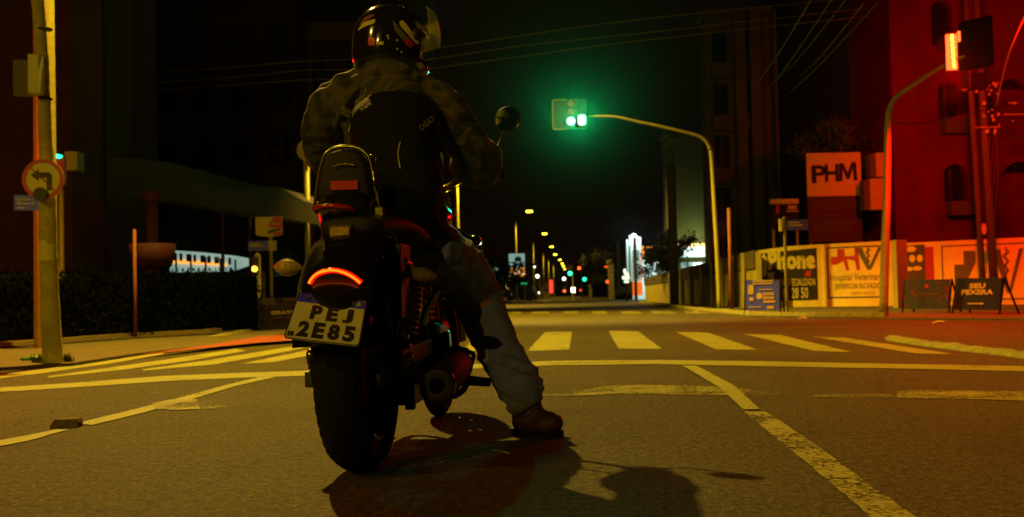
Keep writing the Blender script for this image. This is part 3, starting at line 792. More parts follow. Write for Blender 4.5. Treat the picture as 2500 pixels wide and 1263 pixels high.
def building(name, label, xl, xr, ytop, Y, ybase=728, depth=12.0, m='dark_facade', cols=3, rows=4, win=(0.5, 0.6), arch=False, wm='dark_glass', yr=None, holes_px=None, frame_m='plaster_grey', balcony=False):
    """block with real recessed openings; xl..xr picture columns, Y its distance"""
    a = P(xl, 700, Y); a.z = 0; c = P(xr, 700, yr or Y); c.z = 0
    t = thing(name, label, 'building', a)
    I = basis(t)
    f = Fr(a, c - a); Lf = (c - a).length; Hh = topz(a, ytop)
    holes = []
    if holes_px:
        for (x0, y0, x1, y1) in holes_px:
            s = Lf / (xr - xl); A0, A1 = (x0 - xl) * s, (x1 - xl) * s
            mid = f.p((A0 + A1) / 2, 0); B0, B1 = topz(mid, y1), topz(mid, y0)
            holes.append((A0, B0, A1, B1))
    else:
        cw, rh = Lf / cols, (Hh - 1.0) / rows
        for i in range(cols):
            for j in range(rows):
                A0 = i * cw + cw * (1 - win[0]) / 2; B0 = 0.8 + j * rh + rh * (1 - win[1]) / 2
                holes.append((A0, B0, A0 + cw * win[0], B0 + rh * win[1]))
    def loop(h):
        A0, B0, A1, B1 = h
        if not arch: return [(A0, B0), (A1, B0), (A1, B1), (A0, B1)]
        r = (A1 - A0) / 2
        return [(A0, B0), (A1, B0)] + [(A0 + r + r * cos(k), B1 - r * .8 + r * .8 * sin(k)) for k in [pi * i / 10 for i in range(11)]]
    bm = NB(); wall_holes(bm, f, [(0, 0), (Lf, 0), (Lf, Hh), (0, Hh)], [loop(h) for h in holes], -.25, 0)
    mesh_obj('wall', bm, m, t, inv=I)
    bm = NB()
    for q in (((0, -.25), (0, -depth)), ((0, -depth), (Lf, -depth)), ((Lf, -depth), (Lf, -.25))):
        (u0, c0), (u1, c1) = q; face(bm, [f.p(u0, 0, c0), f.p(u1, 0, c1), f.p(u1, Hh, c1), f.p(u0, Hh, c0)])
    mesh_obj('side_wall', bm, m, t, inv=I)
    bm = NB(); fbox(bm, f, -.15, Hh + .003, Lf + .15, Hh + .3, -depth, .15); mesh_obj('roof', bm, m, t, inv=I)
    for h in holes:
        if arch:
            bm = NB(); lp_ = loop(h); cx_ = (h[0] + h[2]) / 2; cy_ = (h[1] + h[3]) / 2
            lo_ = [(cx_ + (a - cx_) * 1.16, cy_ + (b - cy_) * 1.08) for a, b in lp_]
            for i_ in range(len(lp_)):
                j_ = (i_ + 1) % len(lp_)
                q_ = [f.p(*lp_[i_], .05), f.p(*lp_[j_], .05), f.p(*lo_[j_], .05), f.p(*lo_[i_], .05)]; r_ = [f.p(*lp_[i_], 0), f.p(*lp_[j_], 0), f.p(*lo_[j_], 0), f.p(*lo_[i_], 0)]
                face(bm, q_); face(bm, [q_[2], q_[3], r_[3], r_[2]]); face(bm, [q_[0], q_[1], r_[1], r_[0]])
            mesh_obj('window_surround', bm, m, t, inv=I)
        bm = NB(); A0, B0, A1, B1 = h
        fbox(bm, f, A0 - .02, B0 - .02, A1 + .02, B1 + .02, -.30, -.26)
        w = mesh_obj('window', bm, wm, t, inv=I)
        bm = NB(); m_ = (A0 + A1) / 2
        fbox(bm, f, m_ - .03, B0, m_ + .03, B1, -.25, -.2); fbox(bm, f, A0, (B0 + B1) / 2 - .03, m_ - .031, (B0 + B1) / 2 + .03, -.25, -.21)
        fbox(bm, f, m_ + .031, (B0 + B1) / 2 - .03, A1, (B0 + B1) / 2 + .03, -.25, -.21)
        mesh_obj('window_frame', bm, 'black_metal', w)
        C.objects[-1]
        if balcony:
            bm = NB(); fbox(bm, f, A0 - .1, B0 - .65, A1 + .1, B0 - .05, .004, .45); mesh_obj('balcony', bm, m, t, inv=I)
    # frames were built in world coordinates: bring them into the thing's frame
    for w in t.children:
        for g_ in w.children: g_.data.transform(I.inverted())
    return t, f, Lf, Hh
# red lit corner building with arched windows
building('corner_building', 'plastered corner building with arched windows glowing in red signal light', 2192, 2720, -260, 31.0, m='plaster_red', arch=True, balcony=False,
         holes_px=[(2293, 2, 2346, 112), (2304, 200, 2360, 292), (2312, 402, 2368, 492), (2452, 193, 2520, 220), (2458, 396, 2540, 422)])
for i, (x0, y0, x1, y1) in enumerate([(2296, 292, 2364, 330), (2310, 494, 2374, 528), (2288, 96, 2324, 124)]):
    fa = Fr(P(x0, y1, 30.95), (1, 0, 0)); s = 30.95 / FPX
    bm = NB(); fbox(bm, fa, 0, 0, (x1 - x0) * s, (y1 - y0) * s, 0, .4)
    o = mesh_obj('planter_box', bm, 'plaster_brown')
    tag(o, ['window box under the middle arched window of the red lit building', 'window box under the lowest arched window of the red lit building', 'window box under the topmost arched window of the red lit building'][i], 'window box', 'window boxes on the corner building')
# darker side wing between
building('side_wing', 'unlit narrow building wing behind the red signal pole', 2090, 2190, -200, 34.0, m='dark_facade', cols=1, rows=5)
# apartment block with columns and balconies
t, fA, LA, HA = building('apartment_block', 'dark brown apartment block with balconies behind the billboard', 1736, 2100, 40, 44.0, depth=1.2, m='apartment_brown', cols=5, rows=5, win=(.5, .62), balcony=True)
for px_ in (1812, 1848, 1905):
    s = LA / 364.0; bm = NB(); fbox(bm, fA, (px_ - 1736) * s - .2, 0, (px_ - 1736) * s + .2, HA, .5, .9)
    mesh_obj('column', bm, 'plaster_grey', t, inv=basis(t))
t, fE, LE, HE = building('shop_building', 'tall grey shop building with a lit white fascia under an orange edge', 1652, 1736, 345, 53.0, depth=3.0, m='plaster_grey', holes_px=[(1664, 640, 1700, 676), (1706, 640, 1732, 676)], wm='lit_white_low')
I = basis(t); s = LE / 84.0
eb = lambda py: topz(fE.p(LE / 2, 0), py)
XE = lambda p: (p - 1652) * s
bm = NB(); fbox(bm, fE, XE(1652), eb(628), XE(1735), eb(603), .05, .4); mesh_obj('shop_fascia', bm, 'lit_white', t, inv=I)
bm = NB(); fbox(bm, fE, XE(1650), eb(603) + .005, XE(1735), eb(596), .0, .5); mesh_obj('orange_edge', bm, 'lit_amber', t, inv=I)
text('elephan', fE, XE(1680), eb(623), XE(1732), eb(606), 'ink_brown', t, I, c=.41, bold=.0)
bm = NB(); fpoly(bm, fE, rrect(XE(1694), eb(650), XE(1722), eb(643), .04), .02, .06); mesh_obj('tube_light', bm, 'lamp_lens_cool', t, inv=I)
point_light('shop_light', fE.p(XE(1700), eb(590), 1.2), (0.7, 1.0, 0.9), 90, .3, t)
# apartment tower far behind (lit edge)
building('far_tower', 'pale tower block lit along its left edge behind the wooden pole', 1640, 1664, 330, 62.0, depth=2.5, m='plaster_grey', cols=1, rows=5)

# billboard
def board(name, label, cat, x0, y0, x1, y1, Y, m, legs=None, th=.05, u=(1, 0, 0)):
    a = P(x0, y1, Y); s = Y / FPX
    t = thing(name, label, cat, (a.x, a.y, 0))
    I = basis(t); f = Fr(a, u); w, h = (x1 - x0) * s, (y1 - y0) * s
    bm = NB(); fbox(bm, f, 0, 0, w, h, -th, 0); mesh_obj('sign_panel', bm, m, t, inv=I)
    if legs:
        for lx in legs:
            bm = NB(); p = f.p((lx - x0) * s, 0, -th / 2 - .05); tube(bm, [(p.x, p.y, 0), (p.x, p.y, p.z + h)], .04, 8); mesh_obj('post', bm, 'galvanised', t, inv=I)
    X = lambda p: (p - x0) * s; Yb = lambda p: (y1 - p) * s
    return t, I, f, X, Yb
Yp = 32.0
t, I, f, X, Yb = board('billboard', 'tall two part billboard with black letters on a pale panel', 'billboard', 1975, 372, 2106, 592, Yp, 'sign_black', legs=(1982, 2098))
bm = NB(); fbox(bm, f, X(1974), Yb(480), X(2107), Yb(374), .002, .03); mesh_obj('pale_panel', bm, 'sign_white', t, inv=I)
bm = text_bm('P', f, X(1985), Yb(448), X(2022), Yb(404), c=.034, bold=.03)
merge(bm, text_bm('H', f, X(2018), Yb(445), X(2052), Yb(402), c=.034, bold=.03))
fpoly(bm, f, [(X(2052), Yb(444)), (X(2061), Yb(444)), (X(2062), Yb(415)), (X(2071), Yb(440)), (X(2077), Yb(440)), (X(2087), Yb(413)), (X(2088), Yb(443)), (X(2097), Yb(443)), (X(2095), Yb(398)), (X(2084), Yb(398)), (X(2074), Yb(424)), (X(2064), Yb(400)), (X(2053), Yb(400))], .031, .036)
mesh_obj('lettering', bm, 'mural_black', t, inv=I)
bm = NB()
for k, py_ in enumerate((525, 541, 549, 557, 566)):
    fpoly(bm, f, circ(X(1992), Yb(py_), X(1978.5), None, 10), .006, .009)
    fbox(bm, f, X(2000), Yb(py_ + 2), X((2050, 2085, 2090, 2080, 2078)[k]), Yb(py_ - 2), .006, .009)
for py_ in (490, 496, 503, 510): fbox(bm, f, X(1990), Yb(py_ + 1.3), X(2096), Yb(py_ - 1.3), .006, .009)
mesh_obj('small_print', bm, 'plaster_brown', t, inv=I)
# boxes on the wall at right of billboard
for i, (x0, y0, x1, y1, lb) in enumerate([(2126, 373, 2163, 432, 'upper of two metal unit boxes beside the billboard'), (2112, 436, 2163, 512, 'lower of two metal unit boxes beside the billboard')]):
    s = 31.0 / FPX
    fa = Fr(P(x0 + 14, y1, 31.0), Vector((1, 0, 0)))
    bm = NB(); fbox(bm, fa, 0, 0, (x1 - x0 - 12) * s, (y1 - y0) * s, -.5, 0)
    o = mesh_obj('unit_box', bm, 'grey_box'); tag(o, lb, 'metal box', 'unit boxes beside the billboard')
    bm = NB(); fbox(bm, fa, -14 * s, 0, -.002, (y1 - y0) * s * .97, -.45, -.05); mesh_obj('side_panel', bm, 'plaster_grey', o)
# small coloured sign house left of billboard
t, I, f, X, Yb = board('shop_sign', 'small lit shop sign with pale top strip left of the billboard', 'sign', 1885, 492, 1952, 560, 33.0, 'dark_facade', legs=(1890, 1948))
bm = NB(); fbox(bm, f, X(1880), Yb(499), X(1950), Yb(487), .002, .1); fbox(bm, f, X(1925), Yb(512), X(1946), Yb(503), .002, .02); fbox(bm, f, X(1922), Yb(518), X(1950), Yb(515), .002, .02); mesh_obj('pale_strip', bm, 'sign_white', t, inv=I)
bm = NB(); fbox(bm, f, X(1896), Yb(522), X(1903), Yb(500), .002, .02); mesh_obj('red_mark', bm, 'sign_red', t, inv=I)

# standing frame signs on the right pavement
def aframe(label, xl, yl, xr, yr, ytl, ytr, m, ylow=None, fm='black_metal'):
    f, Lf, a = ground_frame(xl, yl, xr, yr)
    t = thing('pavement_sign', label, 'pavement sign', a, 0, 'frame signs standing on the right pavement')
    I = basis(t)
    h = topz(a, ytl) - PZ; h2_ = topz(f.p(Lf, 0), ytr) - PZ
    lean = f.v - f.n * 0.14
    f = Fr(f.o, f.u, lean)
    bm = NB(); b0 = .12 * h
    fpoly(bm, f, [(0.02, b0), (Lf - .02, b0), (Lf - .02, h2_), (0.02, h)], -.02, 0); mesh_obj('sign_panel', bm, m, t, inv=I)
    for s_ in (0, Lf):
        for q in (0, 1):
            bm = NB(); top = f.p(s_, h, -.03)
            bar(bm, f.p(s_, 0, 0) if q == 0 else Vector((top.x, top.y, PZ)) + f.u.cross(Vector((0, 0, 1))) * -.25, top, .025); mesh_obj('leg', bm, fm, t, inv=I)
    return t, I, f, Lf, h
t, I, f, Lf, h = aframe('blue standing sign with white text on the kerb corner', 1818, 768, 1905, 767, 683, 684, 'sign_blue')
kx, ky = Lf / 97.0, h / 82.0
bb = lambda py: (768 - py) * ky
xx = lambda px: (px - 1812) * kx
bm = NB()
fbox(bm, f, xx(1821), bb(721), xx(1836), bb(699), .002, .006)
for q in ((1833, 691, 1890, 688), (1833, 697, 1888, 694), (1850, 711, 1888, 709), (1823, 752, 1858, 750)): fbox(bm, f, xx(q[0]), bb(q[1]), xx(q[2]), bb(q[3]), .002, .006)
mesh_obj('printed_text', bm, 'sign_white', t, inv=I)
bm = text_bm('PORTOBELLO', f, xx(1862), bb(724), xx(1894), bb(716), c=.004, bold=.03); merge(bm, text_bm('PESQUISAS', f, xx(1862), bb(733), xx(1894), bb(726), c=.004, bold=.03)); bm.free()
bm = NB()
for r_ in range(2):
    for k in range(7):
        fbox(bm, f, xx(1862 + k * 4.4), bb(724 + r_ * 9), xx(1865.2 + k * 4.4), bb(717 + r_ * 9), .002, .006)
mesh_obj('lettering', bm, 'sign_white', t, inv=I)
bm = NB(); fbox(bm, f, xx(1863), bb(741), xx(1895), bb(736), .002, .006); fbox(bm, f, xx(1873), bb(755), xx(1892), bb(749), .002, .006); fbox(bm, f, xx(1825), bb(736), xx(1836), bb(728), .002, .006); mesh_obj('orange_marks', bm, 'lit_orange' if False else 'plate_yellow', t, inv=I)
bm = NB(); fpoly(bm, f, circ(xx(1852), bb(725), 8 * kx, 8 * ky, 16), .002, .006); mesh_obj('round_emblem', bm, 'sign_white', t, inv=I)
t, I, f, Lf, h = aframe('black standing sign with faint red crackle pattern', 2203, 764, 2317, 764, 683, 681, 'sign_black')
bm = NB()
rnd = random.Random(3)
for k in range(26):
    a_ = rnd.choice((rnd.uniform(.03, .25), rnd.uniform(.75, .97))) * Lf; b_ = rnd.uniform(.2, .95) * h
    a2_, b2_ = a_ + rnd.uniform(-.1, .1) * Lf, b_ + rnd.uniform(-.16, .16) * h
    bar(bm, f.p(a_, b_, .004), f.p(min(max(a2_, .03), Lf - .03), min(max(b2_, .16 * h), h * .97), .004), .006, .004)
fbox(bm, f, Lf * .47, h * .75, Lf * .54, h * .84, .002, .006)
mesh_obj('red_marks', bm, 'mural_red', t, inv=I)
bm = text_bm('BUTIQUIM', f, Lf * .27, h * .50, Lf * .78, h * .60, c=.004); bm.free()
bm = NB()
for k in range(11): fbox(bm, f, Lf * (.28 + k * .045), h * .52, Lf * (.31 + k * .045), h * .59, .002, .005)
fbox(bm, f, Lf * .35, h * .43, Lf * .70, h * .45, .002, .005)
mesh_obj('lettering', bm, 'plaster_brown', t, inv=I)
t, I, f, Lf, h = aframe('black standing sign reading SEU PEXERA with an arrow', 2325, 766, 2440, 768, 679, 678, 'sign_black')
text('SEU', f, Lf * .33, h * .70, Lf * .67, h * .84, 'mural_cream', t, I, c=.004, bold=.05)
text('PEXERA', f, Lf * .17, h * .53, Lf * .84, h * .67, 'mural_cream', t, I, c=.004, bold=.04)
bm = NB(); fbox(bm, f, Lf * .32, h * .27, Lf * .60, h * .30, .003, .006); fpoly(bm, f, [(Lf * .60, h * .25), (Lf * .68, h * .285), (Lf * .60, h * .32)], .003, .006); mesh_obj('arrow', bm, 'mural_cream', t, inv=I)

# posts on the right
def post(name, label, cat, base, ytop, r, m, group=None, seg=10):
    t_ = topz(base, ytop)
    bm = NB(); tube(bm, [base, (base.x, base.y, t_)], [r, r * .92], seg)
    o = mesh_obj(name, bm, m, smooth=True); o.data.transform(Matrix.Translation(-base)); o.location = base
    return tag(o, label, cat, group), t_
post('marker_post', 'slim red painted post beside the green signal pole on the right pavement', 'post', G(1786, 758, PZ), 508, .045, 'wood_post')
base = G(1922, 766, PZ)
t = thing('street_name_post', 'street name post in front of the phone mural', 'street sign', base); I = basis(t)
bm = NB(); tube(bm, [base, (base.x, base.y, topz(base, 530))], .03, 8); mesh_obj('post', bm, 'galvanised', t, inv=I)
s = base.y / FPX; f = Fr(Vector((base.x + .03, base.y, topz(base, 563))), (1, -.15, 0))
bm = NB(); fbox(bm, f, 0, 0, 52 * s, 26 * s, -.01, .01); mesh_obj('name_plate', bm, 'sign_blue', t, inv=I)
bm = text_bm('AV NEREU RAMOS', f, 4 * s, 14 * s, 34 * s, 20 * s, c=.012); bm.free()
bm = NB(); fbox(bm, f, 4 * s, 17 * s, 31 * s, 21 * s, .011, .014); fbox(bm, f, 4 * s, 10 * s, 38 * s, 14 * s, .011, .014); fbox(bm, f, 4 * s, 4 * s, 16 * s, 5 * s, .011, .014); mesh_obj('lettering', bm, 'sign_white', t, inv=I)
bm = NB(); tube(bm, [(base.x - .05, base.y, topz(base, 565)), (base.x - .05, base.y, topz(base, 535))], .07, 10); mesh_obj('bracket', bm, 'galvanised', t, inv=I)

# utility pole with transformers
base = G(2428, 746, PZ); YU = base.y
t = thing('utility_pole', 'double utility pole with cross arms and cables in front of the red building', 'utility pole', base); I = basis(t)
for dx, r, lab in ((0, .10, 'pole'), (-27, .075, 'pole')):
    bb_ = P(2430 + dx, 740, YU); bb_.z = 0
    bm = NB(); tube(bm, [bb_, (bb_.x - .12, YU, topz(base, 300)), (bb_.x - .2, YU, topz(base, -60))], [r, r * .9, r * .7], 10); mesh_obj('pole', bm, 'plaster_brown', t, True, I)
for (xa, ya, xb, yb) in ((2347, 220, 2402, 216), (2462, 252, 2484, 252), (2450, 280, 2530, 279), (2380, 312, 2440, 310)):
    bm = NB(); bar(bm, P(xa, ya, YU - .15), P(xb, yb, YU - .15), .03); mesh_obj('cross_arm', bm, 'galvanised', t, inv=I)
rnd = random.Random(5)
for (x_, y_) in [(rnd.uniform(2402, 2440), rnd.uniform(186, 330)) for k in range(26)] + [(2384, 224), (2477, 252), (2473, 296), (2440, 305), (2409, 322)]:
    bm = NB(); r_ = rnd.uniform(.02, .045); c_ = P(x_, y_, YU - .2 + rnd.uniform(-.08, .08))
    lathe(bm, [(.001, -r_), (r_ * .6, -r_ * .9), (r_, -r_ * .3), (r_ * .6, 0), (r_, r_ * .3), (r_ * .5, r_), (.001, r_)], c_, (0, 0, 1), 10)
    mesh_obj('insulator', bm, 'grey_box', t, True, I)
bm = NB(); box(bm, tuple(P(2366, 218, YU - .3)), tuple(P(2394, 184, YU + .1)), bev=.02); mesh_obj('transformer', bm, 'black_metal', t, inv=I)
bm = NB(); fpoly(bm, Fr(P(2397, 572, YU - .2), (1, 0, 0)), circ(.05, .12, .055, .14, 14), 0, .02); mesh_obj('small_sign', bm, 'grey_box', t, inv=I)
bm = NB()
for k in range(5):
    x_ = 2432 - k * 5
    tube(bm, [P(x_ + 4 * sin(j * .9 + k), 330 + j * 42, YU - .2) for j in range(9)], .008, 5)
mesh_obj('down_cables', bm, 'black_plastic', t, inv=I)
def cable(name, label, pts, r, m='cable', group=None, k=6):
    bm = NB(); sp = smooth_path([tuple(p) for p in pts], k); tube(bm, sp, r, 6)
    o = mesh_obj(name, bm, m, smooth=True); return tag(o, label, 'cable', group)
cable('overhead_cable', 'taut cable lit red running up to the right edge from the utility pole', [P(2432, 260, YU - .3), P(2455, 160, YU - 2), P(2478, 95, YU - 4), P(2520, 5, YU - 6)], .016)
for i, (ya, yb, yc) in enumerate(((282, 300, 303), (316, 333, 331))):
    cable('overhead_cable', ['upper', 'lower'][i] + ' thin dark cable sagging right of the utility pole', [P(2440, ya, YU - .2), P(2475, yb, YU - .2), P(2530, yc, YU - .2)], .012, 'black_plastic')
cable('overhead_cable', 'sagging dark cable from the signal pole across the arched windows', [P(2176, 300, YR - .2), P(2240, 302, YR + .5), P(2310, 292, YR + 1.5), P(2410, 268, YU - .2)], .012, 'black_plastic')
# three wires across the street, three along the street at upper right
for i, ys in enumerate(((190, 165, 150, 143, 115, 85, 48, -8), (215, 190, 172, 168, 140, 110, 82, 20), (235, 208, 196, 190, 163, 136, 100, 40))):
    xs = (180, 560, 740, 880, 1085, 1290, 1560, 2120)
    cable('overhead_wire', ['topmost', 'middle', 'lowest'][i] + ' of three thin wires passing behind the helmet', [P(x_, y_, 31.5 + .0012 * (x_ - 1000)) for x_, y_ in zip(xs, ys)], .0085, group='wires crossing behind the helmet')
for i, (xa, ya, xb, yb) in enumerate(((1985, -8, 1838, 218), (2030, 0, 1860, 236), (2065, 0, 1892, 200), (2108, 10, 1950, 190), (2142, 8, 1905, 245))):
    p_, q_ = P(xa, ya, 16), P(xb, yb, 30)
    cable('overhead_wire', '%s from the left of the green tinted wires at upper right' % ['first', 'second', 'third', 'fourth', 'fifth'][i] if i < 5 else '', [p_, (p_ + q_) / 2 - Vector((0, 0, .08)), q_], .008 if i in (0, 3) else .006, 'wire_black', group='wires along the right kerb')
# wooden utility pole and tree right
base = G(1647, 747, PZ)
post('utility_pole', 'dark wooden utility pole in front of the beige block wall', 'utility pole', base, 400, .16, 'bark')
base = G(1512, 731.5, PZ)
post('utility_pole', 'far concrete utility pole left of the lit white shop totem', 'utility pole', base, 590, .13, 'concrete_pole')
base = G(1553, 735, PZ)
post('utility_pole', 'slim dark pole in front of the lit white shop totem', 'utility pole', base, 580, .10, 'bark')

def tree(name, label, base, trunk_h, cr, cz, n, leaf, group=None, seed=1, lm='leaf', trunk_r=.12):
    t = thing(name, label, 'tree', base, 0, group)
    rnd = random.Random(seed)
    bm = NB(); pts = smooth_path([(0, 0, 0), (.06 * trunk_h, 0, trunk_h * .5), (-.03 * trunk_h, .05, trunk_h)], 4)
    tube(bm, pts, [trunk_r * (1 - .4 * i / (len(pts) - 1)) for i in range(len(pts))], 8)
    for k in range(6):
        a = k * 1.05 + rnd.random(); tip = Vector((cos(a) * cr[0] * .7, sin(a) * cr[1] * .7, cz + rnd.uniform(-.2, .5) * cr[2]))
        tube(bm, [pts[-1], tuple((Vector(pts[-1]) + tip) / 2 + Vector((0, 0, .1))), tip], [trunk_r * .5, trunk_r * .3, trunk_r * .1], 6)
    mesh_obj('trunk', bm, 'bark', t)
    bm = NB()
    lumps = [Vector((rnd.gauss(0, .42) * cr[0], rnd.gauss(0, .42) * cr[1], cz + rnd.gauss(0, .38) * cr[2])) for _ in range(26)]
    for _ in range(n):
        c = rnd.choice(lumps); q = c + Vector([rnd.gauss(0, .17) * r_ for r_ in cr])
        d1 = Vector((rnd.gauss(0, 1), rnd.gauss(0, 1), rnd.gauss(0, 1))).normalized(); d2 = d1.cross(Vector((rnd.random(), rnd.random(), rnd.random()))).normalized()
        l_ = leaf * rnd.uniform(.6, 1.4)
        face(bm, [q, q + (d1 + d2 * .5) * l_ * .5, q + d1 * l_, q + (d1 - d2 * .5) * l_ * .5])
    mesh_obj('crown', bm, lm, t)
    return t
Yt = 51.5
b = P(1634, 700, Yt); b.z = 0
tree('round_tree', 'dense round tree silhouetted against the lit shop', b, 1.6, (1.05, 1.0, .9), 2.3, 5200, .15, seed=3)
b = P(2038, 560, 33.2); b.z = 0
tree('palm_tree', 'dark bushy tree crown hanging over the top of the billboard', b, 4.3, (.95, 1.9, .55), 4.85, 3600, .14, seed=9)
tk = bpy.data.objects['palm_tree']; tk.name = 'street_tree'
for i, (px_, Yv, r_, z_) in enumerate(((1150, 75, 1.6, 2.4), (1222, 88, 1.9, 2.2), (1250, 120, 2.4, 2.6), (1300, 150, 2.6, 2.4), (1510, 140, 3.4, 5.0), (1470, 190, 3.2, 3.8), (1425, 330, 5, 3.5))):
    b = P(px_, 700, Yv); b.z = 0
    tree('street_tree', ['loose tree behind the rider\'s right thigh', 'tree left of the tall lit green and orange sign', 'tree at the foot of the lit green and orange sign', 'tree between the second and third lit street lamps', 'tall dark tree behind the far concrete utility pole', 'tree beyond the far traffic signals on the right', 'small round tree at the far end of the road'][i], b, z_ * .6, (r_, r_, r_ * .7), z_, 1500, .3, 'far trees along the street', seed=20 + i, trunk_r=.15)

# ================================================================== FAR STREET, RIGHT
Yt = 72.0; s = Yt / FPX
a = P(1541, 692, Yt)
t = thing('shop_totem', 'tall lit white vertical shop sign with orange foot', 'sign', (a.x, a.y, 0)); I = basis(t)
f = Fr((a.x, a.y, 0), (1, 0, 0)); z = lambda py: topz(Vector((a.x, a.y, 0)), py)
bm = NB(); fpoly(bm, f, [(0, z(688)), (24 * s, z(688)), (27 * s, z(580)), (0, z(574))], -.25, 0); mesh_obj('lit_panel', bm, 'lit_white_low', t, inv=I)
bm = NB(); fpoly(bm, f, [(-2 * s, z(600)), (24 * s, z(596)), (24 * s, z(581)), (-2 * s, z(576))], .004, .05); mesh_obj('bright_cap', bm, 'lit_white', t, inv=I)
bm = NB(); fbox(bm, f, 4 * s, z(689) - .0, 27 * s, z(722), -.25, 0); fbox(bm, f, 24.5 * s, z(686), 27 * s, z(625), -.2, 0); mesh_obj('orange_foot', bm, 'lit_orange', t, inv=I)
fv = Fr(f.p(21 * s, z(612), .006), (0, 0, -1), (1, 0, 0)); fv.n = Vector((0, -1, 0))
bm = text_bm('SAUL ROOM', fv, 0, -16 * s, 68 * s, 0, c=0.02, bold=.05); mesh_obj('lettering', bm, 'ink_dark', t, inv=I)
bm = NB(); fbox(bm, f, -9 * s, z(668), -4 * s, z(585), -.2, -.1); mesh_obj('side_tube', bm, 'lit_white_low', t, inv=I)
ball_ = NB(); ball(ball_, P(1548, 577, Yt - .3), .16, 10); mesh_obj('lamp_bulb', ball_, 'lamp_lens_cool', t, inv=I)
point_light('totem_light', P(1548, 572, Yt - .8), (0.75, 1, 0.95), 90, .2, t)
a = P(1522, 700, 66); s = 66 / FPX
t = thing('small_sign', 'small lit white sign with a curved flame emblem beside the totem', 'sign', (a.x, a.y, 0)); I = basis(t)
f = Fr((a.x, a.y, 0), (1, 0, 0)); z = lambda py: topz(Vector((a.x, a.y, 0)), py)
bm = NB(); fpoly(bm, f, rrect(-2 * s, z(683), 16 * s, z(674), .05), -.1, 0); fpoly(bm, f, rrect(2 * s, z(691), 14 * s, z(685), .05), -.1, 0)
fpoly(bm, f, [(1 * s, z(660)), (3 * s, z(656)), (7 * s, z(657)), (8 * s, z(664)), (14 * s, z(668)), (15 * s, z(673)), (6 * s, z(673)), (2 * s, z(668))], -.1, 0)
mesh_obj('lit_panel', bm, 'lit_white', t, inv=I)
bm = NB(); tube(bm, [f.p(8 * s, 0, -.05), f.p(8 * s, z(660), -.12)], .05, 6); mesh_obj('post', bm, 'black_metal', t, inv=I)
# filling-station like canopy with orange beam and lit shop behind the tree
a = P(1568, 700, 74); s = 74 / FPX
t = thing('shop_canopy', 'open fronted lit shop with orange slanted awning beams behind the round tree', 'shop', (a.x, a.y, 0)); I = basis(t)
f = Fr((a.x, a.y, 0), (1, 0, 0)); z = lambda py: topz(Vector((a.x, a.y, 0)), py)
bm = NB(); fbox(bm, f, 0, 0, 88 * s, z(618), -6, -5.7); mesh_obj('back_wall', bm, 'lit_white_low', t, inv=I)
bm = NB(); fbox(bm, f, 0, z(612), 88 * s, z(604), -6, -1); mesh_obj('roof', bm, 'plaster_grey', t, inv=I)
bm = NB(); bar(bm, f.p(0, z(620), 0), f.p(28 * s, z(602), -3), .14); bar(bm, f.p(-8 * s, z(622), .1), f.p(6 * s, z(602), -.5), .10); bar(bm, f.p(30 * s, z(602), -3), f.p(48 * s, z(601), -3), .14); mesh_obj('awning_beam', bm, 'lit_amber', t, inv=I)
bm = NB()
for k in range(4): fpoly(bm, f, circ((10 + 18 * k) * s, z(640 + 7 * (k % 2)), .06), -3.2, -3.1)
mesh_obj('ceiling_lights', bm, 'lamp_lens_cool', t, inv=I)
point_light('shop_light', f.p(30 * s, z(630), -3), (0.7, 1.0, 0.9), 350, .3, t)

def car(label, base, rz, m, group=None, L=4.0, W=1.7, H=1.45, tail=False):
    t = thing('parked_car', label, 'car', base, rz, group)
    f = Fr((-W / 2, 0, 0), (0, 1, 0)); 
    prof = [(-L / 2, .35), (-L / 2 + .02, .75), (-L / 2 + .25, .92), (-L * .38, .98), (-L * .27, H - .05), (-L * .1, H), (L * .14, H - .02), (L * .28, 1.0), (L * .45, .85), (L / 2, .7), (L / 2, .35)]
    bm = NB(); n = len(prof); A = [bm.verts.new((-W / 2 + (.12 if z_ > 1.05 else 0), y_, z_)) for y_, z_ in prof]; B = [bm.verts.new((W / 2 - (.12 if z_ > 1.05 else 0), y_, z_)) for y_, z_ in prof]
    bm.faces.new(A); bm.faces.new(B[::-1])
    for i in range(n): bm.faces.new([A[i], A[(i + 1) % n], B[(i + 1) % n], B[i]])
    bmesh.ops.bevel(bm, geom=list(bm.edges), offset=.04, segments=2, affect='EDGES')
    mesh_obj('body', bm, m, t, True)
    for sx in (-1, 1):
        for (y0, y1) in ((-L * .24, -L * .02), (0, L * .16)):
            bm = NB(); X_ = sx * (W / 2 - .05)
            face(bm, [(X_ + sx * .055, y0, 1.03), (X_ + sx * .055, y1, 1.03), (X_ - sx * .05, y1 - .05, H - .1), (X_ - sx * .05, y0 + .08, H - .1)]); mesh_obj('window', bm, 'dark_glass', t)
        for y_ in (-L * .31, L * .31):
            bm = NB(); lathe(bm, [(0, 0), (.18, 0), (.2, .02), (.32, .02), (.33, .1), (.32, .2), (0, .2)], (sx * (W / 2 + .01), y_, .33), (-sx, 0, 0), 16); mesh_obj('wheel', bm, 'rubber', t)
        bm = NB(); box(bm, (sx * W / 2 - .18 * (1 if sx > 0 else -0) - (0 if sx > 0 else 0), -L / 2 - .02, .72), (sx * W / 2 + (0 if sx > 0 else .18), -L / 2 + .05, .86)); mesh_obj('tail_light', bm, 'lit_red' if tail else 'red_plastic', t)
    bm = NB(); face(bm, [(-.62, -L / 2 + .24 - .03, .95), (.62, -L / 2 + .21, .95), (.55, -L * .28 - .03, H - .12), (-.55, -L * .28 - .03, H - .12)]); mesh_obj('rear_window', bm, 'dark_glass', t)
    return t
b = P(1569, 700, 84); b.z = 0.02
o = car('white car parked under the lit shop totem', b, R(78), 'car_white')
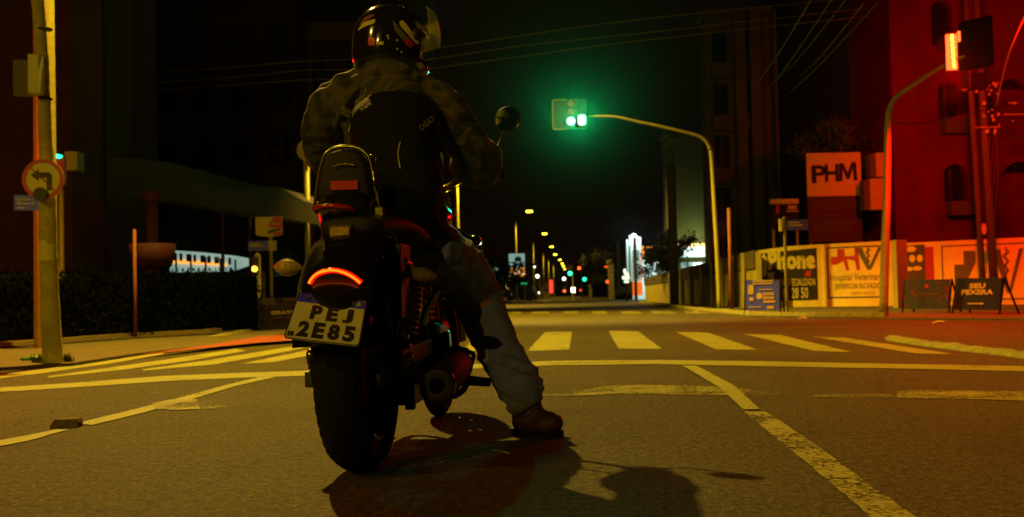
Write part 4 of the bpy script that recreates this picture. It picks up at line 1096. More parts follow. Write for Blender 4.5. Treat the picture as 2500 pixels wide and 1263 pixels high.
for i, (px_, Yc, m_) in enumerate(((1180, 80, 'black_paint'), (1222, 95, 'black_paint'), (1290, 130, 'car_white'))):
    b = P(px_, 700, Yc); b.z = 0
    car(['dark car parked behind the rider\'s knee', 'dark car parked left of the first lit street lamp', 'pale car parked between the first two lit street lamps'][i], b, R(-4), m_, 'cars parked along the far left kerb')
b = P(1400, 700, 200); b.z = 0
# far green and red signals
def far_signal(label, px, py, Y, lens, size, cat='traffic light', dx=6, housing=True, group='far traffic signals down the street', name='traffic_signal'):
    p = P(px, py, Y); s_ = Y / FPX
    t = thing(name, label, cat, (p.x + dx * s_, p.y, 0), 0, group); I = basis(t)
    bm = NB(); tube(bm, [(p.x + dx * s_, p.y + .1, 0), (p.x + dx * s_, p.y + .1, p.z + .3), (p.x, p.y + .1, p.z + .35)], .07, 6); mesh_obj('pole', bm, 'galvanised', t, inv=I)
    f = Fr(p, (1, 0, 0))
    bm = NB(); r = size * s_; fbox(bm, f, -r * 1.3, -r * 1.3, r * 1.3, r * 4, -.1, 0); mesh_obj('housing', bm, 'black_plastic', t, inv=I)
    bm = NB(); fpoly(bm, f, circ(0, 0, r, None, 14), .002, .05); mesh_obj('lens', bm, lens, t, inv=I)
    return t, I, f, s_
far_signal('far green signal, brightest of the small ones right of the lamp row', 1392, 668, 110, 'signal_green_far', 5)
far_signal('far green signal hanging right of the tall red light', 1427, 682, 130, 'signal_green_far', 4.5)
far_signal('far green signal near the round white lamp', 1458, 699, 180, 'signal_green_far', 3.2)
far_signal('red light on a tall slim pole in the middle distance', 1414, 655, 120, 'signal_red', 3.6)
far_signal('orange red light near the right kerb far away', 1483, 688, 160, 'signal_red', 4)
far_signal('red light left of the small lit yellow sign', 1378, 711, 190, 'signal_red', 3)
far_signal('low red light near the far right pavement', 1492, 708, 150, 'lit_red', 2.6)
far_signal('far red light low beside the tall slim pole', 1417, 709, 170, 'lit_red', 2.6)
for i, (px, py, Y, r_) in enumerate(((1495, 671, 120, 4), (1377, 681, 160, 4), (1171, 594, 95, 3.4), (1305, 652, 120, 2), (1316, 715, 120, 2), (1312, 675, 115, 4))):
    far_signal(['round white lamp right of the far green signals', 'pale lamp under the far lamp row', 'white lamp glowing right of the rider\'s thigh', 'small white lamp behind the second lamp pole', 'low white lamp between the lamp poles', 'bright white floodlight beside the second lamp pole'][i], px, py, Y, 'lamp_lens_white', r_, 'lamp', name='round_lamp', group='small far lamps')
def lit_sign(label, x0, y0, x1, y1, Y, m, extra=None, name='lit_sign'):
    t, I, f, X, Yb = board(name, label, 'sign', x0, y0, x1, y1, Y, m, legs=((x0 + x1) / 2,), th=.2)
    if extra: extra(t, I, f, X, Yb)
    return t
def ex(t, I, f, X, Yb):
    bm = NB(); fbox(bm, f, X(1246), Yb(676), X(1282), Yb(655), .004, .04); mesh_obj('orange_panel', bm, 'lit_amber', t, inv=I)
    bm = NB(); fpoly(bm, f, [(X(1257), Yb(634)), (X(1260), Yb(627)), (X(1264), Yb(629)), (X(1266), Yb(624)), (X(1269), Yb(629)), (X(1272), Yb(627)), (X(1274), Yb(634)), (X(1270), Yb(639)), (X(1261), Yb(639))], .004, .05); mesh_obj('leaf_emblem', bm, 'ink_green', t, inv=I)
    bm = NB(); fbox(bm, f, X(1252), Yb(670), X(1280), Yb(668), .05, .07); fbox(bm, f, X(1252), Yb(664), X(1272), Yb(662), .05, .07); mesh_obj('white_print', bm, 'lit_white', t, inv=I)
lit_sign('tall lit sign, pale green above and orange below, behind the first lamp pole', 1243, 620, 1282, 676, 92, 'lit_white_low', ex)
lit_sign('narrow vertical lit red sign between far lamp poles', 1342, 684, 1350, 716, 125, 'lit_red')
lit_sign('small lit yellow and white sign far down the road', 1395, 702, 1404, 715, 150, 'lamp_lens_white')
lit_sign('small green lit panel low behind the first lamp pole', 1272, 690, 1287, 695, 90, 'lit_green')
lit_sign('small pale lit panel at the rider\'s thigh', 1193, 655, 1215, 661, 85, 'lit_white_low')
lit_sign('tilted orange sign high above the far right pavement', 1476, 649, 1487, 654, 120, 'lit_orange')
# low far buildings either side
for i, (xl, xr, yt, Y, lb) in enumerate(((1100, 1180, 650, 110, 'low dark house behind the rider\'s thigh'), (1284, 1300, 618, 100, 'narrow pale building edge right of the lit green sign'), (1178, 1242, 690, 105, 'low wide house left of the lit green sign'), (1302, 1345, 700, 150, 'low far house between the lamp poles'), (1445, 1500, 700, 170, 'low far house at the end of the right pavement'), (1500, 1530, 640, 95, 'dim shop front behind the far utility pole'))):
    building('far_house', lb, xl, xr, yt, Y, m='plaster_brown' if i != 1 else 'plaster_grey', cols=2, rows=1 if i != 5 else 2, depth=6)

# ================================================================== LEFT SIDE
base = G(128, 888, PZ)
t = thing('leaning_pole', 'weathered concrete pole leaning slightly at left, with box and signs', 'utility pole', base); I = basis(t)
YL = base.y; uL = YL / FPX
pts, rad = [], []
for x_, y_, r_ in ((129, 886, 25), (124, 780, 23), (119, 650, 21.5), (116, 520, 20.5), (113, 400, 17.5), (107, 240, 16), (103, 150, 15.5), (97, 60, 15), (90, -30, 14.5), (82, -160, 14), (78, -500, 12)):
    pts.append(P(x_, y_, YL)); rad.append(r_ * uL)
bm = NB(); sp = smooth_path([tuple(p) + (r_,) for p, r_ in zip(pts, rad)], 5)
tube(bm, [q[:3] for q in sp], [q[3] for q in sp], 20)
for v in bm.verts: v.co += Vector((1, 1, 0)) * (0.006 * noise.noise(v.co * 9) + (0.03 * noise.noise(v.co * 14) if v.co.z < .2 else 0))
mesh_obj('shaft', bm, 'concrete_pole', t, True, I)
# electric box: broad face turned to the left, narrow side towards the road
f = Fr(P(84, 234, YL - .05), (1, .06, 0))
bm = NB(); fbox(bm, f, 0, 0, 25 * uL, 93 * uL, -.02, .14); mesh_obj('electric_box', bm, 'grey_box', t, inv=I)
f = Fr(P(32, 234, YL + .1), (1, .25, 0))
bm = NB(); fbox(bm, f, 0, 0, 50 * uL, 90 * uL, -.03, 0); mesh_obj('box_shaded_face', bm, 'plaster_grey', t, inv=I)  # left face of the box in darker grey, shade put into its colour
bm = NB()
for y_ in (70, 240): tube(bm, [P(110, y_, YL - .01), P(110, y_ + 4, YL - .01)], 17.5 * uL, 16)
mesh_obj('strap', bm, 'black_metal', t, inv=I)
bm = NB(); rr = []
for i in range(9):
    a_ = -1.0 + i * .25 ; rr.append((sin(a_), -cos(a_)))
for i in range(8):
    c0 = P(118, 637, YL); r_ = 22.6 * uL
    q0 = Vector((c0.x + rr[i][0] * r_, c0.y + rr[i][1] * r_, 0)); q1 = Vector((c0.x + rr[i + 1][0] * r_, c0.y + rr[i + 1][1] * r_, 0))
    z0_, z1_ = P(118, 637, YL).z, P(118, 598 if i < 2 or i > 4 else 588, YL).z
    face(bm, [(q0.x, q0.y, z0_), (q1.x, q1.y, z0_), (q1.x, q1.y, z1_), (q0.x, q0.y, z1_)])
bmesh.ops.remove_doubles(bm, verts=bm.verts, dist=.0005)
mesh_obj('pasted_notice', bm, 'paper', t, inv=I)
# no-left-turn roundel
f = Fr(P(105, 438, YL - .17), (1, .1, 0)); r_ = 49 * uL
t = thing('no_turn_sign', 'round no left turn sign on the leaning concrete pole', 'road sign', f.o); I = basis(t)
bm = NB(); fpoly(bm, f, circ(0, 0, r_, None, 40), -.008, 0); mesh_obj('sign_disc', bm, 'sign_white', t, inv=I)
bm = NB(); oc, ic = circ(0, 0, r_, None, 40), circ(0, 0, r_ * .80, None, 40)
for i in range(40):
    j = (i + 1) % 40; face(bm, [f.p(*oc[i], .003), f.p(*oc[j], .003), f.p(*ic[j], .003), f.p(*ic[i], .003)])
mesh_obj('red_ring', bm, 'sign_red', t, inv=I)
bm = NB(); bar(bm, f.p(-r_ * .57, r_ * .57, .009), f.p(r_ * .57, -r_ * .57, .009), .06 * r_ / .17, .004); mesh_obj('red_slash', bm, 'sign_red', t, inv=I)
bm = NB()
fpoly(bm, f, [(r_ * .18, -r_ * .55), (r_ * .42, -r_ * .55), (r_ * .42, r_ * .22), (r_ * .30, r_ * .34), (-r_ * .2, r_ * .34), (-r_ * .2, r_ * .5), (-r_ * .58, r_ * .2), (-r_ * .2, -r_ * .08), (-r_ * .2, r_ * .08), (r_ * .18, r_ * .08)], .002, .005)
mesh_obj('arrow', bm, 'sign_black', t, inv=I)
bm = NB(); tube(bm, [f.p(-r_ * .1, -r_ * .75, -.02), f.p(-r_ * .1, -r_ * .75, .03)], .055, 14); mesh_obj('clamp_cap', bm, 'black_metal', t, inv=I)
# blue street name plate
f = Fr(P(34, 514, YL + .1), (1, .1, -.02)); s = uL
t = thing('street_name_sign', 'blue street name plate on the leaning concrete pole', 'street sign', f.o); I = basis(t)
bm = NB(); fbox(bm, f, 0, 0, 58 * s, 38 * s, -.01, 0); mesh_obj('name_plate', bm, 'sign_blue', t, inv=I)
bm = NB()
text('Rua Mario', f, 8 * s, 24 * s, 40 * s, 32 * s, 'sign_white', t, I, c=.003, bold=.02)
text('Ramos A.', f, 8 * s, 14 * s, 50 * s, 22 * s, 'sign_white', t, I, c=.003, bold=.02)
fbox(bm, f, 8 * s, 5 * s, 26 * s, 8 * s, .001, .004); mesh_obj('small_print', bm, 'sign_white', t, inv=I)
# red/green shop light beside pole
a = P(133, 460, 16); s = 16 / FPX
f = Fr(a, (1, 0, 0)); t = thing('lit_sign', 'red and green lit panel half hidden behind the no turn sign', 'sign', (a.x, a.y, 0)); I = basis(t)
bm = NB(); fpoly(bm, f, [(8 * s, 0), (23 * s, 8 * s), (24 * s, 78 * s), (-2 * s, 66 * s)], -.1, 0); mesh_obj('red_panel', bm, 'lit_orange' if False else 'sign_red', t, inv=I)
bm = NB(); fpoly(bm, f, [(-10 * s, 78 * s), (10 * s, 74 * s), (14 * s, 82 * s), (-8 * s, 88 * s)], -.1, .05); mesh_obj('green_panel', bm, 'signal_green_far', t, inv=I)
bm = NB(); tube(bm, [(a.x + .05, a.y + .1, 0), (a.x + .05, a.y + .1, a.z + .4)], .04, 8); mesh_obj('post', bm, 'galvanised', t, inv=I)
red_left = P(168, 430, 15.2)
bm = NB(); fbox(bm, Fr(P(158, 416, 17.5), (1, 0, 0)), 0, 0, 30 * 17.5 / FPX, 46 * 17.5 / FPX, -.3, 0)
o = mesh_obj('meter_cabinet', bm, 'grey_box'); tag(o, 'small yellow lit cabinet on the wall right of the no turn sign', 'cabinet')
# rubbish at the foot
bm = NB(); ball(bm, G(80, 880, PZ) + Vector((0, 0, .015)), .1, 14, Matrix.Diagonal((.10, .06, .025, 1)))
for v in bm.verts: v.co += Vector((noise.noise(v.co * 25), noise.noise(v.co * 25 + Vector((5, 0, 0))), noise.noise(v.co * 31) * .6)) * .03
o = mesh_obj('rubbish_bag', bm, 'green_bag', smooth=True); tag(o, 'crumpled green plastic bag at the foot of the leaning pole', 'bag')
# weeds round the pole foot
bm = NB(); rnd = random.Random(2); c0 = G(128, 884, PZ)
for k in range(300):
    a_ = rnd.uniform(0, 2 * pi); r_ = rnd.uniform(.06, .17); p = c0 + Vector((cos(a_) * r_, sin(a_) * r_ * .8, 0))
    d = Vector((rnd.gauss(0, .4), rnd.gauss(0, .4), 1)).normalized() * rnd.uniform(.03, .09); w = Vector((.006, 0, 0))
    face(bm, [p - w, p + w, p + d])
o = mesh_obj('weeds', bm, 'leaf'); tag(o, 'small weeds and dirt around the leaning pole', None, None, 'stuff')
# red post left
post('marker_post', 'slim red post standing on the left verge', 'post', G(331, 826, PZ), 560, .025, 'wood_post')
# hedge: low dark clipped mass
def hedge(label, xl, yl, xr, yr, ytl, ytr, n, seed):
    a, b_ = G(xl, yl, PZ), G(xr, yr, PZ); rnd = random.Random(seed)
    t = thing('hedge', label, 'hedge', a); I = basis(t)
    f = Fr(a, b_ - a); Lf = (b_ - a).length; h0, h1 = topz(a, ytl), topz(b_, ytr)
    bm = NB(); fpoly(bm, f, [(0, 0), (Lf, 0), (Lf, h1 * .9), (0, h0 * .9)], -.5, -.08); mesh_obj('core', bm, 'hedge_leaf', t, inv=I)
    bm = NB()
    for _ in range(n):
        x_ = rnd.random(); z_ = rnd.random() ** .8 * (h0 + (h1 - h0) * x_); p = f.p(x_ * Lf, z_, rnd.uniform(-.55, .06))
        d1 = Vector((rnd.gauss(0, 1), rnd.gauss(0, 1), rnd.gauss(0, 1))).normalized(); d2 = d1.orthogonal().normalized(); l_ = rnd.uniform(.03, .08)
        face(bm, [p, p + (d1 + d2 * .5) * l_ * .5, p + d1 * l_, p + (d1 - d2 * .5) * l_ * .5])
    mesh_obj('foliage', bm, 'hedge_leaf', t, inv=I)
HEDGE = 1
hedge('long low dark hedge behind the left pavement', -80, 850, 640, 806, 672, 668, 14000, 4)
# advertising sign on post
Ya = G(663, 800, PZ).y; s = Ya / FPX
a = G(663, 800, PZ); f = Fr(Vector((a.x - 36 * s, a.y, 0)), (1, 0, 0))
z = lambda py: topz(a, py)
t = thing('advert_sign', 'yellow and red advert board on a thin post, blue plate below', 'sign', a); I = basis(t)
bm = NB(); fpoly(bm, f, [(0, z(572)), (4 * s, z(575)), (33 * s, z(579)), (62 * s, z(575)), (66 * s, z(572)), (66 * s, z(529)), (0, z(530))], -.02, 0); mesh_obj('sign_panel', bm, 'sign_white', t, inv=I)
bm = NB(); fpoly(bm, f, [(32 * s, z(556)), (35 * s, z(545)), (40 * s, z(535)), (47 * s, z(530)), (65.5 * s, z(530)), (65.5 * s, z(558))], .002, .005); fpoly(bm, f, [(40 * s, z(577)), (48 * s, z(568)), (65.5 * s, z(565)), (65.5 * s, z(571)), (61 * s, z(574))], .002, .005); mesh_obj('red_patch', bm, 'sign_red', t, inv=I)
text('OFICIAL', f, 38 * s, z(549), 62 * s, z(544), 'sign_white', t, I, c=.007, bold=.02)
bm = NB(); fpoly(bm, f, [(29 * s, z(571)), (32 * s, z(562)), (62 * s, z(557)), (63 * s, z(562)), (48 * s, z(567))], .006, .009); mesh_obj('dark_script', bm, 'mural_green', t, inv=I)
bm = NB(); fbox(bm, f, 6 * s, z(544), 26 * s, z(541), .002, .005); fbox(bm, f, 9 * s, z(552), 24 * s, z(549), .002, .005); mesh_obj('small_print', bm, 'wall_paint', t, inv=I)
bm = NB(); tube(bm, [(a.x, a.y + .04, 0), (a.x, a.y + .04, z(535))], .03, 8); mesh_obj('post', bm, 'galvanised', t, inv=I)
bm = NB(); fbox(bm, f, -18 * s, z(612), 30 * s, z(588), .0, .02); mesh_obj('name_plate', bm, 'sign_blue', t, inv=I)
bm = NB(); fbox(bm, f, -14 * s, z(597), 12 * s, z(594), .021, .024); fbox(bm, f, -14 * s, z(602), 20 * s, z(599), .021, .024); mesh_obj('lettering', bm, 'wall_paint', t, inv=I)
bm = NB(); fbox(bm, f, 31 * s, z(612), 50 * s, z(588), -.05, .01); mesh_obj('bracket', bm, 'galvanised', t, inv=I)
# black sandwich board
f, Lf, a = ground_frame(636, 806, 745, 800)
t = thing('pavement_sign', 'black standing sign reading GRATIS behind the number plate', 'pavement sign', a, 0, None); I = basis(t)
h = topz(a, 727) - PZ; f = Fr(f.o, f.u, f.v - f.n * .12)
bm = NB(); fbox(bm, f, 0, .05, Lf, h, -.02, 0); mesh_obj('sign_panel', bm, 'sign_black', t, inv=I)
bm = NB(); fbox(bm, f, .0, h * .80, Lf * .38, h * .985, .002, .005); fbox(bm, f, Lf * .55, h * .86, Lf, h * .985, .002, .005); fbox(bm, f, Lf * .15, h * .66, Lf * .9, h * .69, .002, .005); fbox(bm, f, Lf * .12, h * .75, Lf * .9, h * .79, .006, .008); mesh_obj('pale_marks', bm, 'plaster_brown', t, inv=I)
text('GRATIS', f, Lf * .26, h * .46, Lf * .82, h * .58, 'mural_cream', t, I, c=.004, bold=.04)
bm = NB(); fbox(bm, f, Lf * .28, h * .33, Lf * .55, h * .38, .002, .005); fbox(bm, f, Lf * .6, h * .31, Lf * .8, h * .42, .002, .005); mesh_obj('small_print', bm, 'plaster_brown', t, inv=I)
for s_ in (0.01, Lf - .01):
    bm = NB(); bar(bm, f.p(s_, 0, -.03), f.p(s_, h, -.03), .02); mesh_obj('leg', bm, 'black_metal', t, inv=I)
# big left building: wall plane and columns
building('left_tower', 'tall plain building wall glowing dull red at the left edge', -300, 178, -250, 19.0, depth=3.0, m='plaster_dull', holes_px=[(-200, 300, -120, 420), (-200, 80, -120, 200)])
building('left_block', 'dark building with flat pillars left of the canopy', 178, 262, -250, 20.5, depth=3.0, m='dark_facade', cols=1, rows=6, yr=20.5)
building('left_office', 'very dark tall building behind the rider\'s left shoulder', 262, 735, -250, 34.0, m='dark_facade', cols=5, rows=7, win=(.55, .5))
# portal frame building edge (faint beige)
t, fQ, LQ, HQ = building('portal_building', 'building with a faint beige portal frame beside the helmet', 735, 1010, -200, 36.0, m='dark_facade', cols=3, rows=6)
s = LQ / 275.0; q = lambda py: topz(fQ.p(LQ / 2, 0), py)
bm = NB(); fbox(bm, fQ, 0, 0, 38 * s, q(58), .01, .3); fbox(bm, fQ, 38 * s + .003, q(98), 150 * s, q(58), .01, .3); mesh_obj('portal_frame', bm, 'plaster_brown', t, inv=basis(t))
# canopy with curved fascia
Yc0, Yc1 = 17.0, 25.0
t = thing('shop_canopy', 'broad low canopy catching red and green light over the dark forecourt', 'canopy', (P(300, 700, Yc0).x, Yc0, 0)); I = basis(t)
bm = NB()
top = [(262, 384), (330, 388), (420, 398), (470, 425), (520, 455), (580, 465), (640, 455), (680, 458), (740, 490), (860, 530)]
bot = [(262, 470), (330, 480), (420, 490), (470, 498), (520, 506), (580, 515), (640, 523), (680, 530), (740, 542), (860, 562)]
vt, vb, vd = [], [], []
for i, (p_, q_) in enumerate(zip(top, bot)):
    Y = Yc0 + (Yc1 - Yc0) * (p_[0] - 262) / 600.0
    vt.append(bm.verts.new(P(*p_, Y))); vb.append(bm.verts.new(P(*q_, Y))); pd = P(*q_, Y) ; vd.append((bm.verts.new(P(*p_, Y) + Vector((.8, 6, 0))), bm.verts.new(pd + Vector((.8, 6, 0)))))
for i in range(len(vt) - 1):
    bm.faces.new([vb[i], vb[i + 1], vt[i + 1], vt[i]]); bm.faces.new([vt[i], vt[i + 1], vd[i + 1][0], vd[i][0]]); bm.faces.new([vb[i], vb[i + 1], vd[i + 1][1], vd[i][1]]); bm.faces.new([vd[i][0], vd[i + 1][0], vd[i + 1][1], vd[i][1]])
mesh_obj('fascia', bm, 'canopy_paint', t, inv=I)
for i, (px_, w_, Y) in enumerate(((373, 13, 17.6), (545, 4, 23), (612, 3.5, 24))):
    bm = NB(); p = P(px_, 700, Y); r_ = w_ * Y / FPX; tube(bm, [(p.x, p.y, 0), (p.x, p.y, topz(p, 480))], r_, 14)
    if i == 0:
        zc = topz(p, 488); tube(bm, [(p.x, p.y, zc - .02), (p.x, p.y, zc + .12)], r_ * 1.8, 14)
    mesh_obj('column', bm, 'painted_column', t, True, I)
# red bowl planter under the canopy
p = P(373, 700, 16.6); rb = 50 * 16.6 / FPX; zb, zt = topz(p, 652), topz(p, 596)
bm = NB(); lathe(bm, [(.01, 0), (rb * .9, 0), (rb * 1.05, (zt - zb) * .5), (rb * 1.12, zt - zb), (rb * .98, zt - zb), (rb * .9, (zt - zb) * .6), (.01, (zt - zb) * .55)], (p.x, p.y, zb), (0, 0, 1), 24)
tube(bm, [(p.x, p.y, 0), (p.x, p.y, zb + .05)], .12, 10)
o = mesh_obj('bowl_planter', bm, 'painted_column', smooth=True); tag(o, 'large red bowl planter at the foot of the red lit column', 'planter')
# lit convenience store far behind left
Yv = 28.0; s = Yv / FPX
a = P(414, 700, Yv); t = thing('convenience_store', 'lit glass fronted store with orange stripe seen under the canopy', 'shop', (a.x, a.y, 0)); I = basis(t)
z = lambda py: topz(Vector((a.x, a.y, 0)), py)
f = Fr((a.x, a.y, 0), (1, 0, 0))
bm = NB(); fpoly(bm, f, [(0, z(665)), (150 * s, z(665)), (196 * s, z(650)), (215 * s, z(640)), (160 * s, z(628)), (80 * s, z(618)), (10 * s, z(612))], -.3, 0); mesh_obj('lit_front', bm, 'lit_white_low', t, inv=I)
bm = NB(); fpoly(bm, f, [(4 * s, z(641)), (70 * s, z(646)), (140 * s, z(652)), (140 * s, z(647)), (70 * s, z(640)), (6 * s, z(634))], .003, .05); mesh_obj('orange_stripe', bm, 'lit_amber', t, inv=I)
bm = NB()
for k in range(9):
    x_ = (10 + k * 17) * s; fbox(bm, f, x_, z(637 + k * 1.6), x_ + rnd.uniform(6, 12) * s, z(618 + k * 1.9), .06, .08)
mesh_obj('window', bm, 'dark_glass', t, inv=I)
bm = NB()
for k in range(5): fbox(bm, f, (18 + 36 * k) * s, z(664), (22 + 36 * k) * s, z(622 + 4 * k), .09, .14)
for k in range(12): fbox(bm, f, (6 + 13 * k + rnd.random() * 5) * s, z(664), (12 + 13 * k) * s, z(659 - rnd.random() * 5), .09, .12)
mesh_obj('shelf_goods', bm, 'black_plastic', t, inv=I)
bm = NB(); fbox(bm, f, -30 * s, 0, 240 * s, z(668), .3, .5); mesh_obj('low_wall', bm, 'dark_facade', t, inv=I)
point_light('store_light', f.p(90 * s, z(600), 1.5), (.8, 1, .95), 6, .3, t)
far_signal('small amber lamp at the right end of the lit store', 622, 657, 27, 'signal_led', 7, 'lamp', name='round_lamp', group=None)
lit_sign('tiny bluish lit window low behind the left red post', 300, 648, 318, 658, 27, 'lit_white_low')
# pole with small sign seen left of backrest
b = P(753, 700, 24.0); b.z = 0
t = thing('sign_pole', 'thin pale pole with round sign behind the rider\'s left elbow', 'road sign', b); I = basis(t)
bm = NB(); tube(bm, [b, (b.x, b.y, topz(b, 380))], .06, 8); mesh_obj('pole', bm, 'galvanised', t, True, I)
f = Fr((b.x + .05, b.y - .1, topz(b, 368)), (1, 0, 0))
bm = NB(); fpoly(bm, f, circ(0, 0, .24, None, 24), -.01, 0); mesh_obj('sign_disc', bm, 'sign_white', t, inv=I)
point_light('signal_light_left', P(-160, 300, 10.5), RED, 150, .2)
bpy.data.objects['signal_light_left'].name = 'unseen_signal_light'
# stone block on the road
bm = NB(); a, b_ = G(120, 1046), G(190, 1044)
f = Fr(a, b_ - a); Lf = (b_ - a).length
fpoly(bm, Fr(a, b_ - a), [(0, 0), (Lf, 0), (Lf * 1.02, .02), (Lf * .98, .035), (Lf * .2, .035), (.01, .02)], -.06, .0)
o = mesh_obj('broken_kerb_piece', bm, 'stone_block'); tag(o, 'flat broken piece of stone lying on the left lane line', 'stone')
#BIKE
# ================================================================== MOTORCYCLE
BO = G(884, 1150); YAW = R(5.1)
bike = thing('motorcycle', 'black cruiser motorcycle seen from behind with glowing red light strip and white number plate', 'motorcycle', (BO.x, BO.y, 0), -YAW)
BM = basis(bike); BI = BM.inverted()
def bl(px, py, yl):
    d = BM.to_3x3().transposed() @ ray(px, py); o = BI @ ORI
    return o + d * ((yl - o.y) / d.y)
def bpart(name, bm, m, smooth=False, parent=None, label=None): return mesh_obj(name, bm, m, parent or bike, smooth, None, label)
def bx(lo, hi, name, m, bev=.004, parent=None):
    bm = NB(); box(bm, lo, hi, bev=bev); return bpart(name, bm, m, parent=parent)
def wheel(name, y, R_, w, spokes):
    bm = NB()
    prof = []
    for k in range(15):                       # tyre section, outer half round
        a = -1.35 + 2.7 * k / 14; prof.append((R_ - .075 + .075 * cos(a) ** .8 if abs(a) < 1.2 else R_ - .075, w / 2 * sin(a) / sin(1.35)))
    prof = [(R_ - .085, -w * .36)] + [(r, a) for r, a in prof] + [(R_ - .085, w * .36)]
    lathe(bm, prof, (0, y, R_), (1, 0, 0), 96, (0, 0, 1))
    # tread grooves
    for k in range(96):
        if k % 4 == 0: pass
    t = bpart(name, bm, 'rubber', True)
    bm = NB()                                   # tread blocks
    for k in range(44):
        for sgn in (-1, 1):
            a = 2 * pi * (k + (.5 if sgn > 0 else 0)) / 44
            M = Matrix.Translation((0, y, R_)) @ Matrix.Rotation(a, 4, 'X')
            box(bm, (sgn * w * .10 if sgn > 0 else -w * .46, -.014, R_ - .014), (w * .46 if sgn > 0 else -w * .10, .014, R_ + .001), M)
            for v in bm.verts[-8:] if False else []: pass
    bm.verts.ensure_lookup_table()
    for v in bm.verts:                         # bend the blocks round the shoulder
        dy, dz = v.co.y - y, v.co.z - R_; r = math.hypot(dy, dz); f_ = min(abs(v.co.x) / (w / 2), 1)
        drop = .075 * (1 - max(0.0, cos(1.2 * f_)) ** .8) * .9
        k_ = (r - drop) / r; v.co.y = y + dy * k_; v.co.z = R_ + dz * k_
    bpart('tread', bm, 'rubber', parent=t)
    rr = R_ - .085
    bm = NB(); lathe(bm, [(rr + .012, -w * .36), (rr + .012, -w * .40), (rr - .02, -w * .38), (rr - .03, -w * .1), (rr - .03, w * .1), (rr - .02, w * .38), (rr + .012, w * .40), (rr + .012, w * .36)], (0, y, R_), (1, 0, 0), 64)
    bpart('rim', bm, 'black_metal', True, t)
    bm = NB()
    for k in range(spokes):
        a = 2 * pi * k / spokes + .2; d = Vector((0, cos(a), sin(a))); tube(bm, [Vector((0, y, R_)) + d * .03, Vector((0, y, R_)) + d * (rr - .02)], [(.02, .011), (.016, .009)], 8, ref=(1, 0, 0))
    bpart('spokes', bm, 'black_metal', True, t)
    bm = NB(); lathe(bm, [(.001, -w * .5), (.03, -w * .5), (.045, -w * .4), (.05, 0), (.045, w * .4), (.03, w * .5), (.001, w * .5)], (0, y, R_), (1, 0, 0), 24); bpart('hub', bm, 'black_metal', True, t)
    return t
RW, FWR, WB_ = .325, .32, 1.47
wheel('rear_wheel', 0, RW, .14, 9)
wheel('front_wheel', WB_, FWR, .085, 9)
# rear fender: arched sheet over the tyre
def fender(name, y, z, r, w, a0, a1, m, n=26, crown=.035):
    bm = NB(); rows = []
    for i in range(n + 1):
        a = R(a0 + (a1 - a0) * i / n); row = []
        for k in range(11):
            x = (k / 10 - .5) * 2; row.append(bm.verts.new((x * w / 2, y - cos(a) * (r - crown * abs(x) ** 2.6), z + sin(a) * (r - crown * abs(x) ** 2.6))))
        rows.append(row)
    for i in range(n):
        for k in range(10): bm.faces.new([rows[i][k], rows[i][k + 1], rows[i + 1][k + 1], rows[i + 1][k]])
    bmesh.ops.solidify(bm, geom=list(bm.faces), thickness=.003)
    return bpart(name, bm, m, True)
rf = fender('rear_fender', 0, RW, .385, .205, 8, 120, 'black_paint')
fender('front_fender', WB_, FWR, .35, .11, 20, 110, 'black_paint')
# LED strip across the fender tail
def on_fender(px, py, r=.392):
    """local point on the rear fender drum seen at the picture point"""
    d = BM.to_3x3().transposed() @ ray(px, py); o = BI @ ORI
    a = d.y ** 2 + d.z ** 2; b = 2 * (o.y * d.y + (o.z - RW) * d.z); c = o.y ** 2 + (o.z - RW) ** 2 - r * r
    disc = b * b - 4 * a * c
    if disc < 0: return None
    return o + d * ((-b - math.sqrt(disc)) / (2 * a))
led = [(751, 692), (757, 682), (766, 673), (779, 666), (794, 662), (810, 660), (826, 662), (842, 667), (857, 675), (869, 684), (876, 691)]
lp = [bl(x_, y_, -.330) for x_, y_ in led]
lp = [Vector((p.x, p.y + 0.9 * (p.x - lp[5].x) ** 2 / .1 * .3, p.z)) for p in lp]
sp = smooth_path([tuple(p) for p in lp], 4)
bm = NB(); tube(bm, sp, .0030, 8); ls = bpart('light_strip', bm, 'led_red', True)
bm = NB(); tube(bm, [tuple(Vector(p) + Vector((0, .012, 0))) for p in sp], [(.0070, .0055)] * len(sp), 8, ref=(0, 0, 1)); bpart('strip_lens', bm, 'led_glow', True, ls)
# fender tail piece under the strip (darker valance) and plate bracket
bm = NB()
vt = [bm.verts.new(Vector(p) + Vector((0, .016, -.006))) for p in sp]; vb = [bm.verts.new(Vector((p[0] * 1.0, p[1] + .03, .50))) for p in sp]
for i in range(len(sp) - 1): bm.faces.new([vt[i], vt[i + 1], vb[i + 1], vb[i]])
bpart('tail_valance', bm, 'black_paint', True)
# number plate, tilted back and crooked
c = bl(795, 780, -.36)
a_ = bl(730, 715, -.30); b_ = bl(896, 736, -.30); d_ = bl(692, 826, -.42)
uu = (b_ - a_).normalized(); vv = (a_ - d_); vv = (vv - uu * vv.dot(uu)).normalized()
tl, tr_, bl_, br_ = bl(730, 714, -.325), bl(896, 735, -.325), bl(692, 825, -.43), bl(877, 846, -.43)
PWd = ((tr_ - tl).length + (br_ - bl_).length) / 2
class Quad:                                   # plate frame from its four corners (kept planar enough)
    def __init__(s): s.o = bl_; s.u = (br_ - bl_); s.v = (tl - bl_); s.n = s.u.cross(s.v).normalized(); s.k = (tr_ - tl - s.u)
    def p(s, a, b, c=0.0): return s.o + s.u * a + s.v * b + s.k * (a * b) + s.n * c
q = Quad()
if q.n.y > 0: q.n = -q.n
plate_o = NB(); fpoly(plate_o, q, rrect(0, 0, 1, 1, .055, 4), -.003, 0); plate = bpart('number_plate', plate_o, 'blue_plate_white')
